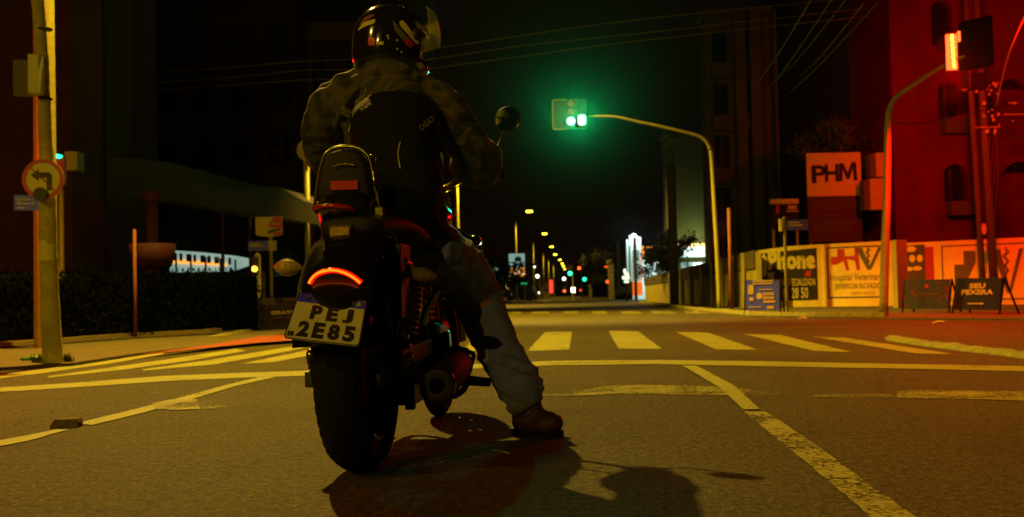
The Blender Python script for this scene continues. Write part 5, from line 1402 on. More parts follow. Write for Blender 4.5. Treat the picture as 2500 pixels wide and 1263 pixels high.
bm = NB(); oo, ii = rrect(0, 0, 1, 1, .055, 4), rrect(.014, .016, .986, .984, .045, 4)
for i in range(len(oo)):
    j = (i + 1) % len(oo); face(bm, [q.p(*oo[i], .0012), q.p(*oo[j], .0012), q.p(*ii[j], .0012), q.p(*ii[i], .0012)])
bpart('rim', bm, 'plate_ink', parent=plate)
bm = NB(); fpoly(bm, q, [(.014, .80)] + [(.986, .80), (.986, .94), (.945, .984), (.055, .984), (.014, .94)], .0003, .0009); bpart('blue_band', bm, 'plate_blue', parent=plate)
def ptext(s_, a0, b0, a1, b1, m, bold=.02, shear=0):
    bpart('lettering', text_bm(s_, q, a0, b0, a1, b1, c=.0018, bold=bold, shear=shear), m, parent=plate)
ptext('BRASIL', .33, .842, .70, .925, 'blue_plate_white', .03)
cw_ = .155
for k, ch in enumerate('PEJ'): ptext(ch, .255 + k * .225, .45, .255 + k * .225 + (cw_ if ch != 'J' else .14), .755, 'plate_ink', .055)
for k, ch in enumerate('2E85'): ptext(ch, .145 + k * .205, .06, .145 + k * .205 + .155, .395, 'plate_ink', .055)
ptext('BR', .035, .05, .125, .155, 'plate_ink', .05)
bm = NB(); fpoly(bm, q, rrect(.83, .835, .93, .945, .01), .0011, .0015); bpart('flag_green', bm, 'plate_green', parent=plate)
bm = NB(); fpoly(bm, q, [(.84, .89), (.88, .935), (.92, .89), (.88, .845)], .0017, .002); bpart('flag_yellow', bm, 'plate_yellow', parent=plate)
bm = NB(); fpoly(bm, q, circ(.88, .89, .016, .022, 12), .0022, .0025); bpart('flag_disc', bm, 'plate_blue', parent=plate)
bm = NB()
for k in (.17, .83): lathe(bm, [(.001, 0), (.006, 0), (.006, .003), (.001, .0045)], q.p(k, .89, .001), q.n, 10)
bpart('bolts', bm, 'plate_ink', parent=plate)
bm = NB(); bar(bm, q.p(.3, .9, -.008), Vector((q.p(.3, .9)[0], -.2, .52)), .02, .006); bar(bm, q.p(.7, .9, -.008), Vector((q.p(.7, .9)[0], -.2, .52)), .02, .006)
bpart('plate_bracket', bm, 'black_metal')
# turn signals: teardrop lenses on short stalks
def teardrop(px0, py0, px1, py1, yl, label, m, inner):
    a, b = bl(px0, py0, yl), bl(px1, py1, yl)     # outer tip .. inner end
    n = 14; bm = NB(); L_ = (b - a).length; prof = []
    pts, rad = [], []
    for i in range(n + 1):
        t_ = i / n; r_ = .0225 * (sin(pi * min(t_ * 1.02, 1) ** .85)) ** .8 + .001
        pts.append(a.lerp(b, t_)); rad.append((r_, r_ * .95))
    tube(bm, pts, rad, 16, ref=(0, 0, 1)); o = bpart('turn_signal', bm, m, True, label=label)
    bm = NB(); tube(bm, [b, inner], .007, 8); bpart('stalk', bm, 'black_metal', True, o)
    bm = NB(); tube(bm, [p + Vector((0, .006, 0)) for p in pts], [(r[0] * 1.04, r[1] * .9) for r in rad], 16, ref=(0, 0, 1)); bpart('signal_shell', bm, 'dark_chrome', True, o)
teardrop(668, 652, 742, 655, -.12, 'turn signal on the left its lens coloured brighter as if catching yellow light', 'amber_lens', bl(790, 656, -.1))
teardrop(1066, 676, 980, 664, .10, 'turn signal on the right, ribbed, its lens coloured darker as if in shade', 'dark_lens', bl(925, 650, .08))
# reflector / licence lamp on the fender, with a round stay
bm = NB(); f0 = bl(810, 593, -.12); f1 = bl(860, 554, -.12); box(bm, (f0.x, -.15, f0.z), (f1.x, -.10, f1.z), bev=.008); tl_ = bpart('tail_lamp', bm, 'amber_lens', label='rectangular clear tail lamp unlit above the fender')
bm = NB(); f0 = bl(805, 598, -.09); f1 = bl(866, 548, -.09); box(bm, (f0.x, -.115, f0.z), (f1.x, -.06, f1.z), bev=.006); bpart('lamp_housing', bm, 'black_plastic', parent=tl_)
# tail unit body between fender and rack
bm = NB(); s_ = [(bl(842, 500, 0), .085), (bl(846, 560, -.04), .075), (bl(842, 610, -.06), .07), (bl(830, 650, -.1), .06)]
tube(bm, [p for p, r in s_], [(r, r * .8) for p, r in s_], 16, ref=(1, 0, 0)); bpart('tail_unit', bm, 'black_paint', True)
# seat
bm = NB(); pts_ = [(0, -.10, .70, .085, .035), (0, .02, .715, .12, .04), (0, .18, .72, .135, .045), (0, .32, .70, .15, .05), (0, .48, .67, .16, .05), (0, .60, .68, .11, .045), (0, .70, .70, .07, .03)]
sp_ = smooth_path(pts_, 3); tube(bm, [p[:3] for p in sp_], [(p[3], p[4]) for p in sp_], 18, ref=(1, 0, 0)); bpart('seat', bm, 'leather', True)
# rack shell; red light reflected in chrome is put into the rail's colour
bm = NB(); c = bl(815, 512, -.10); lathe(bm, [(.001, 0), (.045, .0), (.056, .008), (.058, .018), (.052, .028), (.001, .03)], (c.x, -.06, c.z - .015), (0, .0, 1), 32)
for v in bm.verts: v.co.x = c.x + (v.co.x - c.x) * 1.0; v.co.y = -.06 + (v.co.y + .06) * 1.3
bpart('rack_plate', bm, 'dark_chrome', True)
bm = NB(); pr = [(c.x - .055, -.09, c.z - .006), (c.x - .05, -.125, c.z + .004), (c.x, -.14, c.z + .008), (c.x + .05, -.125, c.z + .002), (c.x + .056, -.09, c.z - .008)]
tube(bm, smooth_path(pr, 4), .007, 8); bpart('rack_rail', bm, 'red_plastic', True)
# backrest: arched pad on a chrome hoop
yb = .06
hoop = [bl(768, 505, yb), bl(776, 440, yb), bl(786, 395, yb), bl(800, 370, yb), bl(830, 359, yb), bl(862, 359, yb), bl(888, 370, yb), bl(903, 392, yb), bl(912, 440, yb), bl(922, 505, yb)]
bm = NB(); tube(bm, smooth_path([tuple(p) for p in hoop], 5), .0055, 10); bpart('backrest_hoop', bm, 'dark_chrome', True)
out = [(775, 492), (780, 440), (788, 398), (803, 376), (830, 367), (862, 367), (886, 377), (899, 398), (906, 440), (912, 492)]
bm = NB(); ff = [bl(x_, y_, yb) for x_, y_ in out]
cc = sum(ff, Vector()) / len(ff)
lay = []
for dy, sc_ in ((-.032, .80), (-.026, .93), (-.008, 1.0), (.02, 1.0), (.035, .93)):
    lay.append([bm.verts.new(Vector((cc.x + (p.x - cc.x) * sc_, p.y + dy, cc.z + (p.z - cc.z) * sc_))) for p in ff])
n_ = len(ff); bm.faces.new(lay[0]); bm.faces.new(lay[-1][::-1])
for i in range(4):
    for k in range(n_): bm.faces.new([lay[i][k], lay[i][(k + 1) % n_], lay[i + 1][(k + 1) % n_], lay[i + 1][k]])
bmesh.ops.subdivide_edges(bm, edges=list(bm.edges), cuts=1, smooth=.6)
pad = bpart('backrest_pad', bm, 'leather', True)
bm = NB(); p0, p1 = bl(806, 465, yb - .045), bl(873, 440, yb - .045); box(bm, (p0.x, yb - .042, p0.z), (p1.x, yb - .034, p1.z), bev=.002); bpart('red_reflector', bm, 'red_reflector')
bm = NB(); tube(bm, smooth_path([tuple(bl(x_, y_, yb - .042)) for x_, y_ in ((812, 408), (830, 402), (850, 401), (868, 405))], 4), .0025, 6); bpart('seam', bm, 'dark_chrome', True, pad)
bm = NB(); bx0 = bl(800, 492, yb - .03); bx1 = bl(880, 470, yb - .03); box(bm, (bx0.x, yb - .03, bx0.z), (bx1.x, yb + .02, bx1.z), bev=.01); bpart('pad_bracket', bm, 'black_plastic')
# right side plate and long chrome strut
bm = NB(); a0, a1 = bl(915, 545, .0), bl(938, 504, .0); box(bm, (a0.x, -.01, a0.z), (a1.x, .02, a1.z), bev=.004); bpart('side_plate', bm, 'dark_chrome')
bm = NB(); tube(bm, [bl(930, 520, .01), bl(950, 570, .04), bl(985, 640, .10)], [(.013, .005), (.014, .005), (.012, .005)], 8, ref=(1, 0, 0)); bpart('strut', bm, 'dark_chrome', True, label='long chrome strut on the right reflecting red')
bm = NB(); tube(bm, [bl(908, 390, yb), bl(912, 430, yb + .0), bl(922, 505, .03)], .006, 8); tube(bm, [bl(908 + 10 * sin(k), 390 + 9 * cos(k) - 3, yb) for k in [2 * pi * i / 12 for i in range(13)]], .002, 6); bpart('hoop_stay', bm, 'chrome', True)
bm = NB(); tube(bm, [bl(940, 628, .06), bl(975, 636, .1), bl(1000, 650, .12)], .014, 10); ball(bm, bl(960, 632, .05), .014, 10); ball(bm, bl(985, 640, .07), .016, 10); bpart('strut_mount', bm, 'dark_chrome', True)
bx((-.135, .0, .44), (-.105, .16, .66), 'fender_stay', 'black_metal')
bx((.105, .0, .44), (.125, .16, .66), 'fender_stay', 'black_metal')
# shocks
for sx, lab in ((1, None), (-1, None)):
    if sx > 0: top_, bot_ = bl(1016, 660, .22), bl(983, 880, .05)
    else:
        top_, bot_ = bl(1016, 660, .22), bl(983, 880, .05); top_ = Vector((-top_.x, top_.y, top_.z)); bot_ = Vector((-bot_.x, bot_.y, bot_.z))
    bm = NB(); tube(bm, [top_, bot_], .011, 10); sh = bpart('shock_absorber', bm, 'chrome', True)
    bm = NB(); d = bot_ - top_; e1 = d.cross(Vector((0, 1, 0))).normalized(); e2 = d.cross(e1).normalized(); pts_ = []
    for i in range(150):
        t_ = .22 + .56 * i / 149; a_ = i / 149 * 2 * pi * 9; pts_.append(top_ + d * t_ + (e1 * cos(a_) + e2 * sin(a_)) * .027)
    tube(bm, pts_, .0055, 6); bpart('spring', bm, 'dark_chrome', True, sh)
    bm = NB(); tube(bm, [top_ + d * .02, top_ + d * .2], .021, 12); bpart('upper_cover', bm, 'black_metal', True, sh)
    bm = NB(); tube(bm, [top_ + d * .80, bot_], .022, 12); bpart('lower_cover', bm, 'black_metal', True, sh)
# swingarm, axle, belt side
for sx in (-1, 1):
    bm = NB(); bar(bm, (sx * .125, -.06, RW), (sx * .125, .45, .34), .028, .05); ar = bpart('swingarm', bm, 'black_metal')
    bm = NB(); tube(bm, [(sx * .11, 0, RW), (sx * .155, 0, RW)], .016, 8); bpart('axle_nut', bm, 'dark_chrome', True, ar)
bm = NB(); p = bl(764, 868, -.05); lathe(bm, [(.001, -.016), (.016, -.016), (.02, -.008), (.02, .01), (.001, .012)], p, (1, 0, 0), 16); ball(bm, bl(768, 884, -.06), .007, 8)
tube(bm, [p, (p.x + .05, p.y, p.z)], .01, 8); bpart('axle_adjuster', bm, 'dark_chrome', True)
bm = NB(); p0, p1 = bl(750, 945, -.02), bl(778, 905, -.02); box(bm, (p0.x, -.05, p0.z), (p1.x + .02, .1, p1.z), bev=.005); bpart('chain_guard', bm, 'black_plastic')
# belt / guard mud flap at lower fender
bm = NB(); lathe(bm, [(.11, -.012), (.118, -.012), (.118, .012), (.11, .012)], (-.105, 0, RW), (1, 0, 0), 40); bpart('drive_pulley', bm, 'black_metal', True)
# muffler
mo = bl(1067, 943, .06)
bm = NB(); ax = Vector((-.02, 1, .06)).normalized(); rm = .0555
lathe(bm, [(.022, .0), (.022, -.001), (.026, -.004), (.040, -.002), (rm - .006, 0), (rm, .006), (rm, .5), (.045, .56), (.03, .60), (.001, .60)], mo, ax, 36)
mf = bpart('muffler', bm, 'dull_metal', True)
bm = NB(); lathe(bm, [(rm - .004, -.0035), (rm + .001, .0), (rm + .001, .012)], mo, ax, 36); bpart('muffler_ring', bm, 'dark_chrome', True, mf)
bm = NB(); lathe(bm, [(.021, -.003), (.021, .08), (.001, .08)], mo, ax, 20); bpart('outlet', bm, 'sign_black', True, mf)
bm = NB()
for k in range(6):
    a_ = k * pi / 3 + .4; lathe(bm, [(.001, -.008), (.0035, -.007), (.0035, 0)], mo + Vector((cos(a_), 0, sin(a_))) * .040, ax, 8)
bpart('end_cap_bolts', bm, 'chrome', True, mf)
bm = NB(); tube(bm, smooth_path([tuple(mo + ax * .58), (.16, .75, .26), (.14, .95, .30), (.12, 1.02, .42), (.10, .95, .52)], 5), .022, 12); bpart('exhaust_pipe', bm, 'dull_metal', True)
# engine block, frame, tank
bm = NB(); box(bm, (-.13, .50, .22), (.13, .95, .42), bev=.03); bpart('crankcase', bm, 'black_metal', True)
for (y0, tz) in ((.60, -.15), (.82, .22)):
    bm = NB()
    for k in range(9):
        z_ = .42 + k * .021; box(bm, (-.085, y0 - .07 + tz * (z_ - .42), z_), (.085, y0 + .07 + tz * (z_ - .42), z_ + .011), bev=.003)
    tube(bm, [(0, y0, .40), (0, y0 + tz * .2, .62)], .05, 16); bpart('cylinder', bm, 'black_metal')
bm = NB(); lathe(bm, [(.001, 0), (.06, 0), (.07, .012), (.07, .03), (.001, .035)], (.13, .70, .31), (1, 0, 0), 24); bpart('clutch_cover', bm, 'dark_chrome', True)
bm = NB(); lathe(bm, [(.001, .0), (.07, .005), (.075, .03), (.06, .06), (.001, .065)], (.10, .72, .56), (1, 0, 0), 24); bpart('air_filter', bm, 'dark_chrome', True)
bm = NB(); sp_ = smooth_path([(0, .68, .74, .05, .03), (0, .80, .77, .13, .075), (0, .95, .79, .15, .09), (0, 1.08, .81, .11, .075), (0, 1.15, .82, .04, .03)], 3); tube(bm, [p[:3] for p in sp_], [(p[3], p[4]) for p in sp_], 20, ref=(1, 0, 0)); bpart('fuel_tank', bm, 'black_paint', True)
bm = NB()
for sx in (-1, 1):
    tube(bm, smooth_path([(sx * .10, .15, .60), (sx * .11, .45, .55), (sx * .10, .52, .25), (sx * .09, .60, .17), (sx * .08, .98, .18), (sx * .05, 1.10, .40), (0, 1.18, .80)], 4), .016, 8)
bpart('frame', bm, 'black_metal', True)
p0, p1 = bl(955, 1000, .35), bl(1018, 945, .35)
bm = NB(); box(bm, (p0.x - .12, .3, p1.z - .055), (p1.x, .56, p1.z + .02), bev=.008); box(bm, (p1.x - .035, .32, p0.z), (p1.x - .005, .36, p1.z - .03), bev=.004); bpart('lower_cradle', bm, 'black_metal')
# battery/side cover with chrome piece seen right of the spring
bm = NB(); tube(bm, smooth_path([tuple(bl(x_, y_, .3)) for x_, y_ in ((1068, 704), (1058, 730), (1040, 760), (1030, 800))], 4), [(.006, .004)] + [(.012, .008)] * 11 + [(.008, .006)], 8); bpart('side_trim', bm, 'dark_chrome', True)
bm = NB(); box(bm, (.07, .30, .40), (.125, .50, .60), bev=.02); bpart('side_cover', bm, 'black_paint', True)
bm = NB(); box(bm, (-.125, .30, .40), (-.07, .50, .60), bev=.02); bpart('side_cover', bm, 'black_paint', True)
# forks, headlight, handlebar
for sx in (-1, 1):
    bm = NB(); tube(bm, [(sx * .095, WB_ - .01, FWR), (sx * .095, WB_ - .14, .62)], .026, 12); tube(bm, [(sx * .095, WB_ - .14, .62), (sx * .095, WB_ - .27, .92)], .019, 12); fk = bpart('front_fork', bm, 'dark_chrome', True)
    bm = NB(); lathe(bm, [(.07, 0), (.13, 0), (.13, .004), (.07, .004)], (sx * .07, WB_, FWR), (1, 0, 0), 30); bpart('brake_disc', bm, 'dark_chrome', True, fk)
bm = NB(); lathe(bm, [(.001, -.07), (.05, -.06), (.08, -.02), (.085, .05), (.078, .06), (.001, .062)], (0, 1.32, .80), (0, 1, 0), 28); bpart('headlight', bm, 'chrome', True)
hb = [(-.325, .98, .965), (-.27, 1.02, .975), (-.20, 1.10, .985), (-.09, 1.17, .93), (0, 1.18, .92), (.09, 1.17, .93), (.20, 1.10, .985), (.27, 1.02, .975), (.325, .98, .965)]
bm = NB(); tube(bm, smooth_path(hb, 5), .0125, 12); hbar = bpart('handlebar', bm, 'dark_chrome', True)
for sx in (-1, 1):
    bm = NB(); tube(bm, [(sx * .215, 1.055, .98), (sx * .33, .977, .964)], .0175, 14); bpart('grip', bm, 'rubber', True, hbar)
    bm = NB(); tube(bm, smooth_path([(sx * .22, 1.12, .99), (sx * .26, 1.10, .985), (sx * .32, 1.035, .965)], 4), .005, 8); bpart('lever', bm, 'chrome', True, hbar)
# cables in front of the rider's right side
bm = NB()
for (a_, b_, c_) in (((1118, 405), (1112, 430), (1092, 462)), ((1115, 412), (1108, 440), (1088, 468)), ((1116, 400), (1124, 420), (1128, 432))):
    tube(bm, smooth_path([tuple(bl(*a_, 1.0)), tuple(bl(*b_, 1.0)), tuple(bl(*c_, .98))], 6), .0035, 6)
tube(bm, smooth_path([tuple(bl(x_, y_, 1.02)) for x_, y_ in ((1090, 455), (1112, 458), (1135, 444))], 5), .003, 6)
bpart('control_cables', bm, 'dark_chrome', True)
# mirrors, the right one shows the rider's helmet
def mirror(cx, cy, yl, sx, r=.054):
    cl = bl(cx, cy, yl) if sx > 0 else Vector((-bl(cx, cy, yl).x, yl, bl(cx, cy, yl).z))
    cwp = BM @ cl; hel = BM @ Vector((.12 if sx > 0 else -.12, .66, 1.44))
    nrm = ((hel - cwp).normalized() + (ORI - cwp).normalized()).normalized()
    nl = BM.to_3x3().transposed() @ nrm
    bm = NB(); lathe(bm, [(.001, -.030), (r * .6, -.024), (r, -.006), (r, .0), (r - .003, .001)], cl, nl, 32); o = bpart('mirror', bm, 'black_plastic', True)
    bm = NB(); lathe(bm, [(.001, .0022), (r * .4, .002), (r * .75, .0012), (r - .003, 0)], cl, nl, 32); bpart('mirror_glass', bm, 'mirror', True, o)
    bm = NB(); tube(bm, smooth_path([tuple(cl - nl * .02), (cl.x * .9, cl.y + .03, cl.z - .08), (sx * .27, 1.06, .985)], 5), .006, 8); bpart('mirror_stem', bm, 'black_metal', True, o)
mat('mirror', (0.45, 0.45, 0.45), 0.03, 1.0)
mirror(1240, 292, 1.16, 1); mirror(1240, 292, 1.16, -1)
# front turn signal seen past the thigh
p = bl(1160, 588, 1.25); bm = NB(); ball(bm, p, .024, 16); o = bpart('front_signal', bm, 'black_paint', True)
bm = NB(); tube(bm, [p, (.08, 1.22, .80)], .006, 8); bpart('stalk', bm, 'black_metal', True, o)
# small bracket with red tab near the fuel tap
bm = NB(); p0, p1 = bl(1106, 555, .95), bl(1114, 528, .95); box(bm, (p0.x, .94, p0.z), (p1.x, .95, p1.z)); bpart('red_tab', bm, 'red_plastic')
# foot controls, right and left
def peg(sx):
    m_ = lambda p: Vector((sx * abs(p.x), p.y, p.z)) if sx < 0 else p
    bm = NB(); tube(bm, [m_(bl(1100, 930, .78)), m_(bl(1142, 931, .78))], .010, 8); pg = bpart('foot_peg', bm, 'dark_chrome', True)
    bm = NB(); A, B_ = m_(bl(1142, 929, .78)), m_(bl(1198, 934, .78)); tube(bm, [A, A.lerp(B_, .1), A.lerp(B_, .9), B_], [(.014, .016), (.018, .018), (.016, .018), (.013, .015)], 12); bpart('peg_rubber', bm, 'rubber', True, pg)
    bm = NB(); tube(bm, smooth_path([tuple(m_(bl(x_, y_, .80))) for x_, y_ in ((1112, 850), (1140, 858), (1156, 866), (1152, 885), (1140, 925))], 4), [(.008, .006)] * 17, 8); tube(bm, [m_(bl(1100, 848, .8)), m_(bl(1142, 858, .8))], .012, 10)
    tube(bm, smooth_path([tuple(m_(bl(x_, y_, .78))) for x_, y_ in ((1140, 935), (1128, 955), (1105, 968))], 4), .012, 8); bpart('foot_lever', bm, 'black_metal', True, pg)
peg(1); peg(-1)

# ================================================================== RIDER
def wp(px, py, yl): return BM @ bl(px, py, yl)
def pr(px, yl): return px * (BO.y + yl) / FPX       # picture radius -> metres
rider = None
def limb(bm, rows, seg=20, ref=None, sub=4):
    """rows: (px, py, yl, r_px[, depth factor])"""
    P4 = []
    for r in rows:
        p = wp(r[0], r[1], r[2]); w = pr(r[3], r[2]); P4.append((p.x, p.y, p.z, w, w * (r[4] if len(r) > 4 else 1.0)))
    sp = smooth_path(P4, sub)
    tube(bm, [p[:3] for p in sp], [(p[3], p[4]) for p in sp], seg, ref=ref if ref else None)
HIP = .50
pelvis_rows = [(975, 650, .50, 70, .9), (985, 610, .50, 100, .9), (985, 560, .52, 100, .85), (975, 500, .55, 92, .8), (965, 430, .58, 96, .75)]
# --- bare body (continuous; head, neck, hands)
bm = NB()
XR = (1, 0, 0)
limb(bm, [(985, 610, .50, 80, .9), (985, 540, .52, 80, .8), (970, 440, .58, 85, .75), (955, 330, .62, 100, .65), (950, 250, .64, 90, .6), (952, 205, .66, 45, .9), (955, 160, .68, 42, 1), (962, 120, .70, 50, 1.2), (966, 80, .70, 52, 1.3), (966, 50, .70, 30, 1.2)], ref=XR)
RH, LH = BM @ Vector((.275, 1.015, .972)), BM @ Vector((-.275, 1.015, .972))
def arm_pts(side):
    if side > 0: return [(1065, 240, .64, 40), (1110, 300, .68, 36), (1155, 365, .72, 30), (1170, 400, .76, 30)]
    return [(815, 235, .64, 40), (785, 290, .66, 36), (768, 345, .70, 30), (772, 385, .76, 30)]
for sd, Hd in ((1, RH), (-1, LH)):
    A = arm_pts(sd); limb(bm, A)
    e = wp(*A[-1][:3]); tube(bm, [e, e.lerp(Hd, .5), Hd + Vector((0, -.055, .0))], [.042, .036, .026], 14)
    # hand: palm over the grip, four fingers curled round it, thumb below
    gd = (BM.to_3x3() @ Vector((sd * .125, -.068, -.014))).normalized(); fw = BM.to_3x3() @ Vector((0, 1, 0)); fw = (fw - gd * fw.dot(gd)).normalized(); upv = Vector((0, 0, 1))
    tube(bm, [Hd - fw * .065 + upv * .005, Hd - fw * .03 + upv * .022, Hd + fw * .012 + upv * .026], [(.040, .014), (.044, .016), (.042, .013)], 14, ref=gd)
    for k in range(4):
        o_ = Hd + gd * (-.031 + .021 * k); L_ = (.95, 1.05, 1.0, .82)[k]
        pts_ = [o_ + fw * .008 + upv * .025, o_ + fw * .030 * L_ + upv * .016, o_ + fw * .032 * L_ - upv * .010, o_ + fw * .012 - upv * .026 * L_, o_ - fw * .006 - upv * .022]
        tube(bm, smooth_path([tuple(p) for p in pts_], 3), [.0095 - .0002 * i for i in range(13)], 8)
    o_ = Hd - gd * .036 - fw * .03
    tube(bm, smooth_path([tuple(p) for p in (o_ + upv * .008, o_ - gd * .016 + fw * .012 - upv * .012, o_ - gd * .008 + fw * .036 - upv * .026)], 3), [.0125, .012, .0115, .011, .0105, .010, .0095], 8)
for sd in (1, -1):
    L_ = [(1030, 610, .52, 62), (1130, 655, .72, 52), (1165, 725, .86, 45), (1205, 840, .86, 36), (1265, 960, .78, 26), (1295, 1010, .78, 24)] if sd > 0 else [(920, 620, .52, 62), (905, 640, .72, 52), (893, 670, .92, 45), (888, 760, .92, 38), (880, 840, .86, 28), (878, 880, .86, 24)]
    limb(bm, L_)
body = remesh(bm, .009, 3)
rider_me = mesh_obj('person', body, 'skin', smooth=True)
rider = rider_me
tag(rider, 'rider in black helmet and camouflage jacket straddling the motorcycle, right foot on the road', 'person')
def rpart(name, bm, m, smooth=True, parent=None, label=None): return mesh_obj(name, bm, m, parent or rider, smooth, None, label)
# --- jacket
bm = NB()
limb(bm, [(990, 620, .50, 92, .95), (988, 590, .50, 108, .9), (985, 540, .52, 104, .9), (975, 460, .56, 106, .85), (962, 370, .60, 122, .75), (950, 290, .63, 132, .70), (948, 240, .64, 120, .66), (950, 205, .66, 86, .8), (952, 180, .67, 56, 1.1), (953, 150, .68, 48, 1.2)], 28, ref=XR)
# shoulders, sleeves
limb(bm, [(985, 225, .65, 50), (1050, 243, .65, 52), (1090, 275, .66, 52), (1122, 325, .69, 50), (1150, 368, .73, 50), (1160, 392, .78, 60), (1168, 402, .86, 60), (1178, 405, .96, 44)])
limb(bm, [(900, 218, .65, 48), (835, 240, .65, 52), (800, 280, .66, 52), (785, 330, .69, 48), (784, 365, .74, 44), (790, 388, .84, 40), (800, 405, .96, 32)])
# bunched hood / collar
limb(bm, [(900, 178, .60, 20), (930, 168, .56, 22), (965, 172, .56, 24), (1000, 190, .58, 20), (1015, 205, .62, 14)])
limb(bm, [(885, 190, .62, 16), (900, 205, .58, 20), (940, 212, .55, 24), (990, 215, .56, 24), (1020, 222, .60, 16)])
jk = remesh(bm, .008, 5)
jk.normal_update()
for v in jk.verts:
    p = v.co; n = noise.noise(Vector((p.x * 9, p.y * 9, p.z * 5))) * .010
    w = noise.noise(Vector((p.x * 5 + p.z * 14, p.y * 10, p.z * 22 - p.x * 8))); n += (1 - abs(w) * 2.2) * .007
    if p.z > 1.24: n += noise.noise(p * 26) * .010
    v.co = p + v.normal * n
bmesh.ops.smooth_vert(jk, verts=jk.verts, factor=.4, use_axis_x=True, use_axis_y=True, use_axis_z=True)
rpart('jacket', jk, CAMO)
# --- jeans
bm = NB()
limb(bm, [(985, 555, .50, 80, .9), (988, 600, .50, 98, .95), (990, 650, .50, 84, .9)], 24, ref=XR)
limb(bm, [(1030, 600, .50, 78), (1085, 632, .64, 74), (1130, 670, .78, 68), (1158, 715, .88, 62), (1178, 760, .89, 58), (1205, 830, .86, 52), (1238, 890, .82, 53), (1262, 930, .79, 54), (1274, 955, .78, 50), (1284, 984, .78, 40)], 24, sub=6)
limb(bm, [(930, 610, .50, 78), (915, 630, .66, 72), (900, 655, .82, 66), (893, 680, .94, 58), (890, 740, .94, 50), (885, 800, .90, 48), (880, 855, .87, 44)], 20)
jn = remesh(bm, .007, 3)
jn.normal_update()
kn = wp(1165, 720, .88)
for v in jn.verts:
    p = v.co; n = noise.noise(Vector((p.x * 7, p.y * 7, p.z * 9))) * .006
    low = max(0.0, min(1.0, (.42 - p.z) / .2)); hi = max(0.0, min(1.0, (p.z - .5) / .12))
    w = abs(noise.noise(Vector((p.x * 4, p.y * 4, p.z * 26 + p.x * 12)))); n += (.45 - w) * (.006 + .020 * low)
    w2 = abs(noise.noise(Vector((p.x * 10 + p.z * 22, p.y * 5, p.z * 10 - p.x * 20)))); n += (.3 - w2) * .014 * hi
    v.co = p + v.normal * n
bmesh.ops.smooth_vert(jn, verts=jn.verts, factor=.35, use_axis_x=True, use_axis_y=True, use_axis_z=True)
rpart('jeans', jn, 'denim')
# turned up cuff
bm = NB(); a_, b_ = wp(1268, 966, .775), wp(1290, 992, .775)
tube(bm, [a_, a_.lerp(b_, .3), b_, b_ + (b_ - a_) * .02], [pr(43, .78), pr(45, .78), pr(41, .78), pr(30, .78)], 24)
for v in bm.verts: v.co += Vector((noise.noise(v.co * 30), 0, noise.noise(v.co * 25 + Vector((3, 0, 0))))) * .006
rpart('cuff', bm, 'denim_inside')
# --- boots
def boot(heel, toe, ank, m_='boot_leather'):
    bm = NB(); h, t_, a = Vector(heel), Vector(toe), Vector(ank); d = (t_ - h); L_ = d.length; d.normalize()
    rows = [(h + Vector((0, 0, .045)), .034, .045), (h + d * L_ * .18 + Vector((0, 0, .05)), .042, .05), (h + d * L_ * .45 + Vector((0, 0, .050)), .043, .050), (h + d * L_ * .70 + Vector((0, 0, .045)), .050, .046), (h + d * L_ * .88 + Vector((0, 0, .042)), .046, .042), (h + d * L_ * 1.0 + Vector((0, 0, .032)), .024, .026)]
    s_ = Vector((-d.y, d.x, 0))
    sp = smooth_path([(*p, w_, q_) for p, w_, q_ in rows], 3); tube(bm, [p[:3] for p in sp], [(p[3], p[4]) for p in sp], 18, ref=s_)
    tube(bm, [h + d * .05 + Vector((0, 0, .05)), (h + d * .06 + Vector((0, 0, .09))).lerp(a, .5), a, a + Vector((0, 0, .04))], [.052, .05, .047, .047], 18)
    b_ = remesh(bm, .006, 4)
    for v in b_.verts:
        if v.co.z < h.z + .012: v.co.z = h.z + .012
        else: v.co += Vector((0, 0, 1)) * noise.noise(v.co * 35) * .003
    o = rpart('boot', b_, m_)
    bm = NB(); pts = []
    for (f_, w_) in ((-.04, .022), (.06, .042), (.3, .042), (.5, .038), (.7, .050), (.88, .050), (1.0, .030), (1.06, .004)): pts.append((f_, w_))
    o0 = [h + d * L_ * f_ + s_ * w_ for f_, w_ in pts] + [h + d * L_ * f_ - s_ * w_ for f_, w_ in pts[::-1]]
    lo = [bm.verts.new(Vector((p.x, p.y, h.z + .001))) for p in o0]; hi = [bm.verts.new(Vector((p.x, p.y, h.z + .022))) for p in o0]; n = len(o0)
    bm.faces.new(lo[::-1]); bm.faces.new(hi)
    for i in range(n): bm.faces.new([lo[i], lo[(i + 1) % n], hi[(i + 1) % n], hi[i]])
    rpart('sole', bm, 'rubber', False, o)
    bm = NB()
    for k in range(5):
        c = h + d * L_ * (.40 + .07 * k) + Vector((0, 0, .105 - .010 * k)); tube(bm, [c - s_ * .018, c + Vector((0, 0, .004)), c + s_ * .018], .003, 6)
    rpart('laces', bm, 'black_nylon', True, o)
hg = G(1262, 1062); tg = G(1366, 1068)
boot(hg, tg, wp(1290, 995, .78))
lf = wp(878, 905, .84); lf2 = BM @ (BI @ lf + Vector((-.04, .24, .0)))
lf.z = .21; lf2.z = .23
boot(lf, lf2, wp(880, 860, .87))
# --- helmet, turned to the right
HC = wp(956, 100, .70)
fa = R(52); FWD = Vector((sin(fa), cos(fa), -.22)).normalized(); SID = Vector((cos(fa), -sin(fa), 0)); UPH = SID.cross(FWD); UPH = UPH if UPH.z > 0 else -UPH
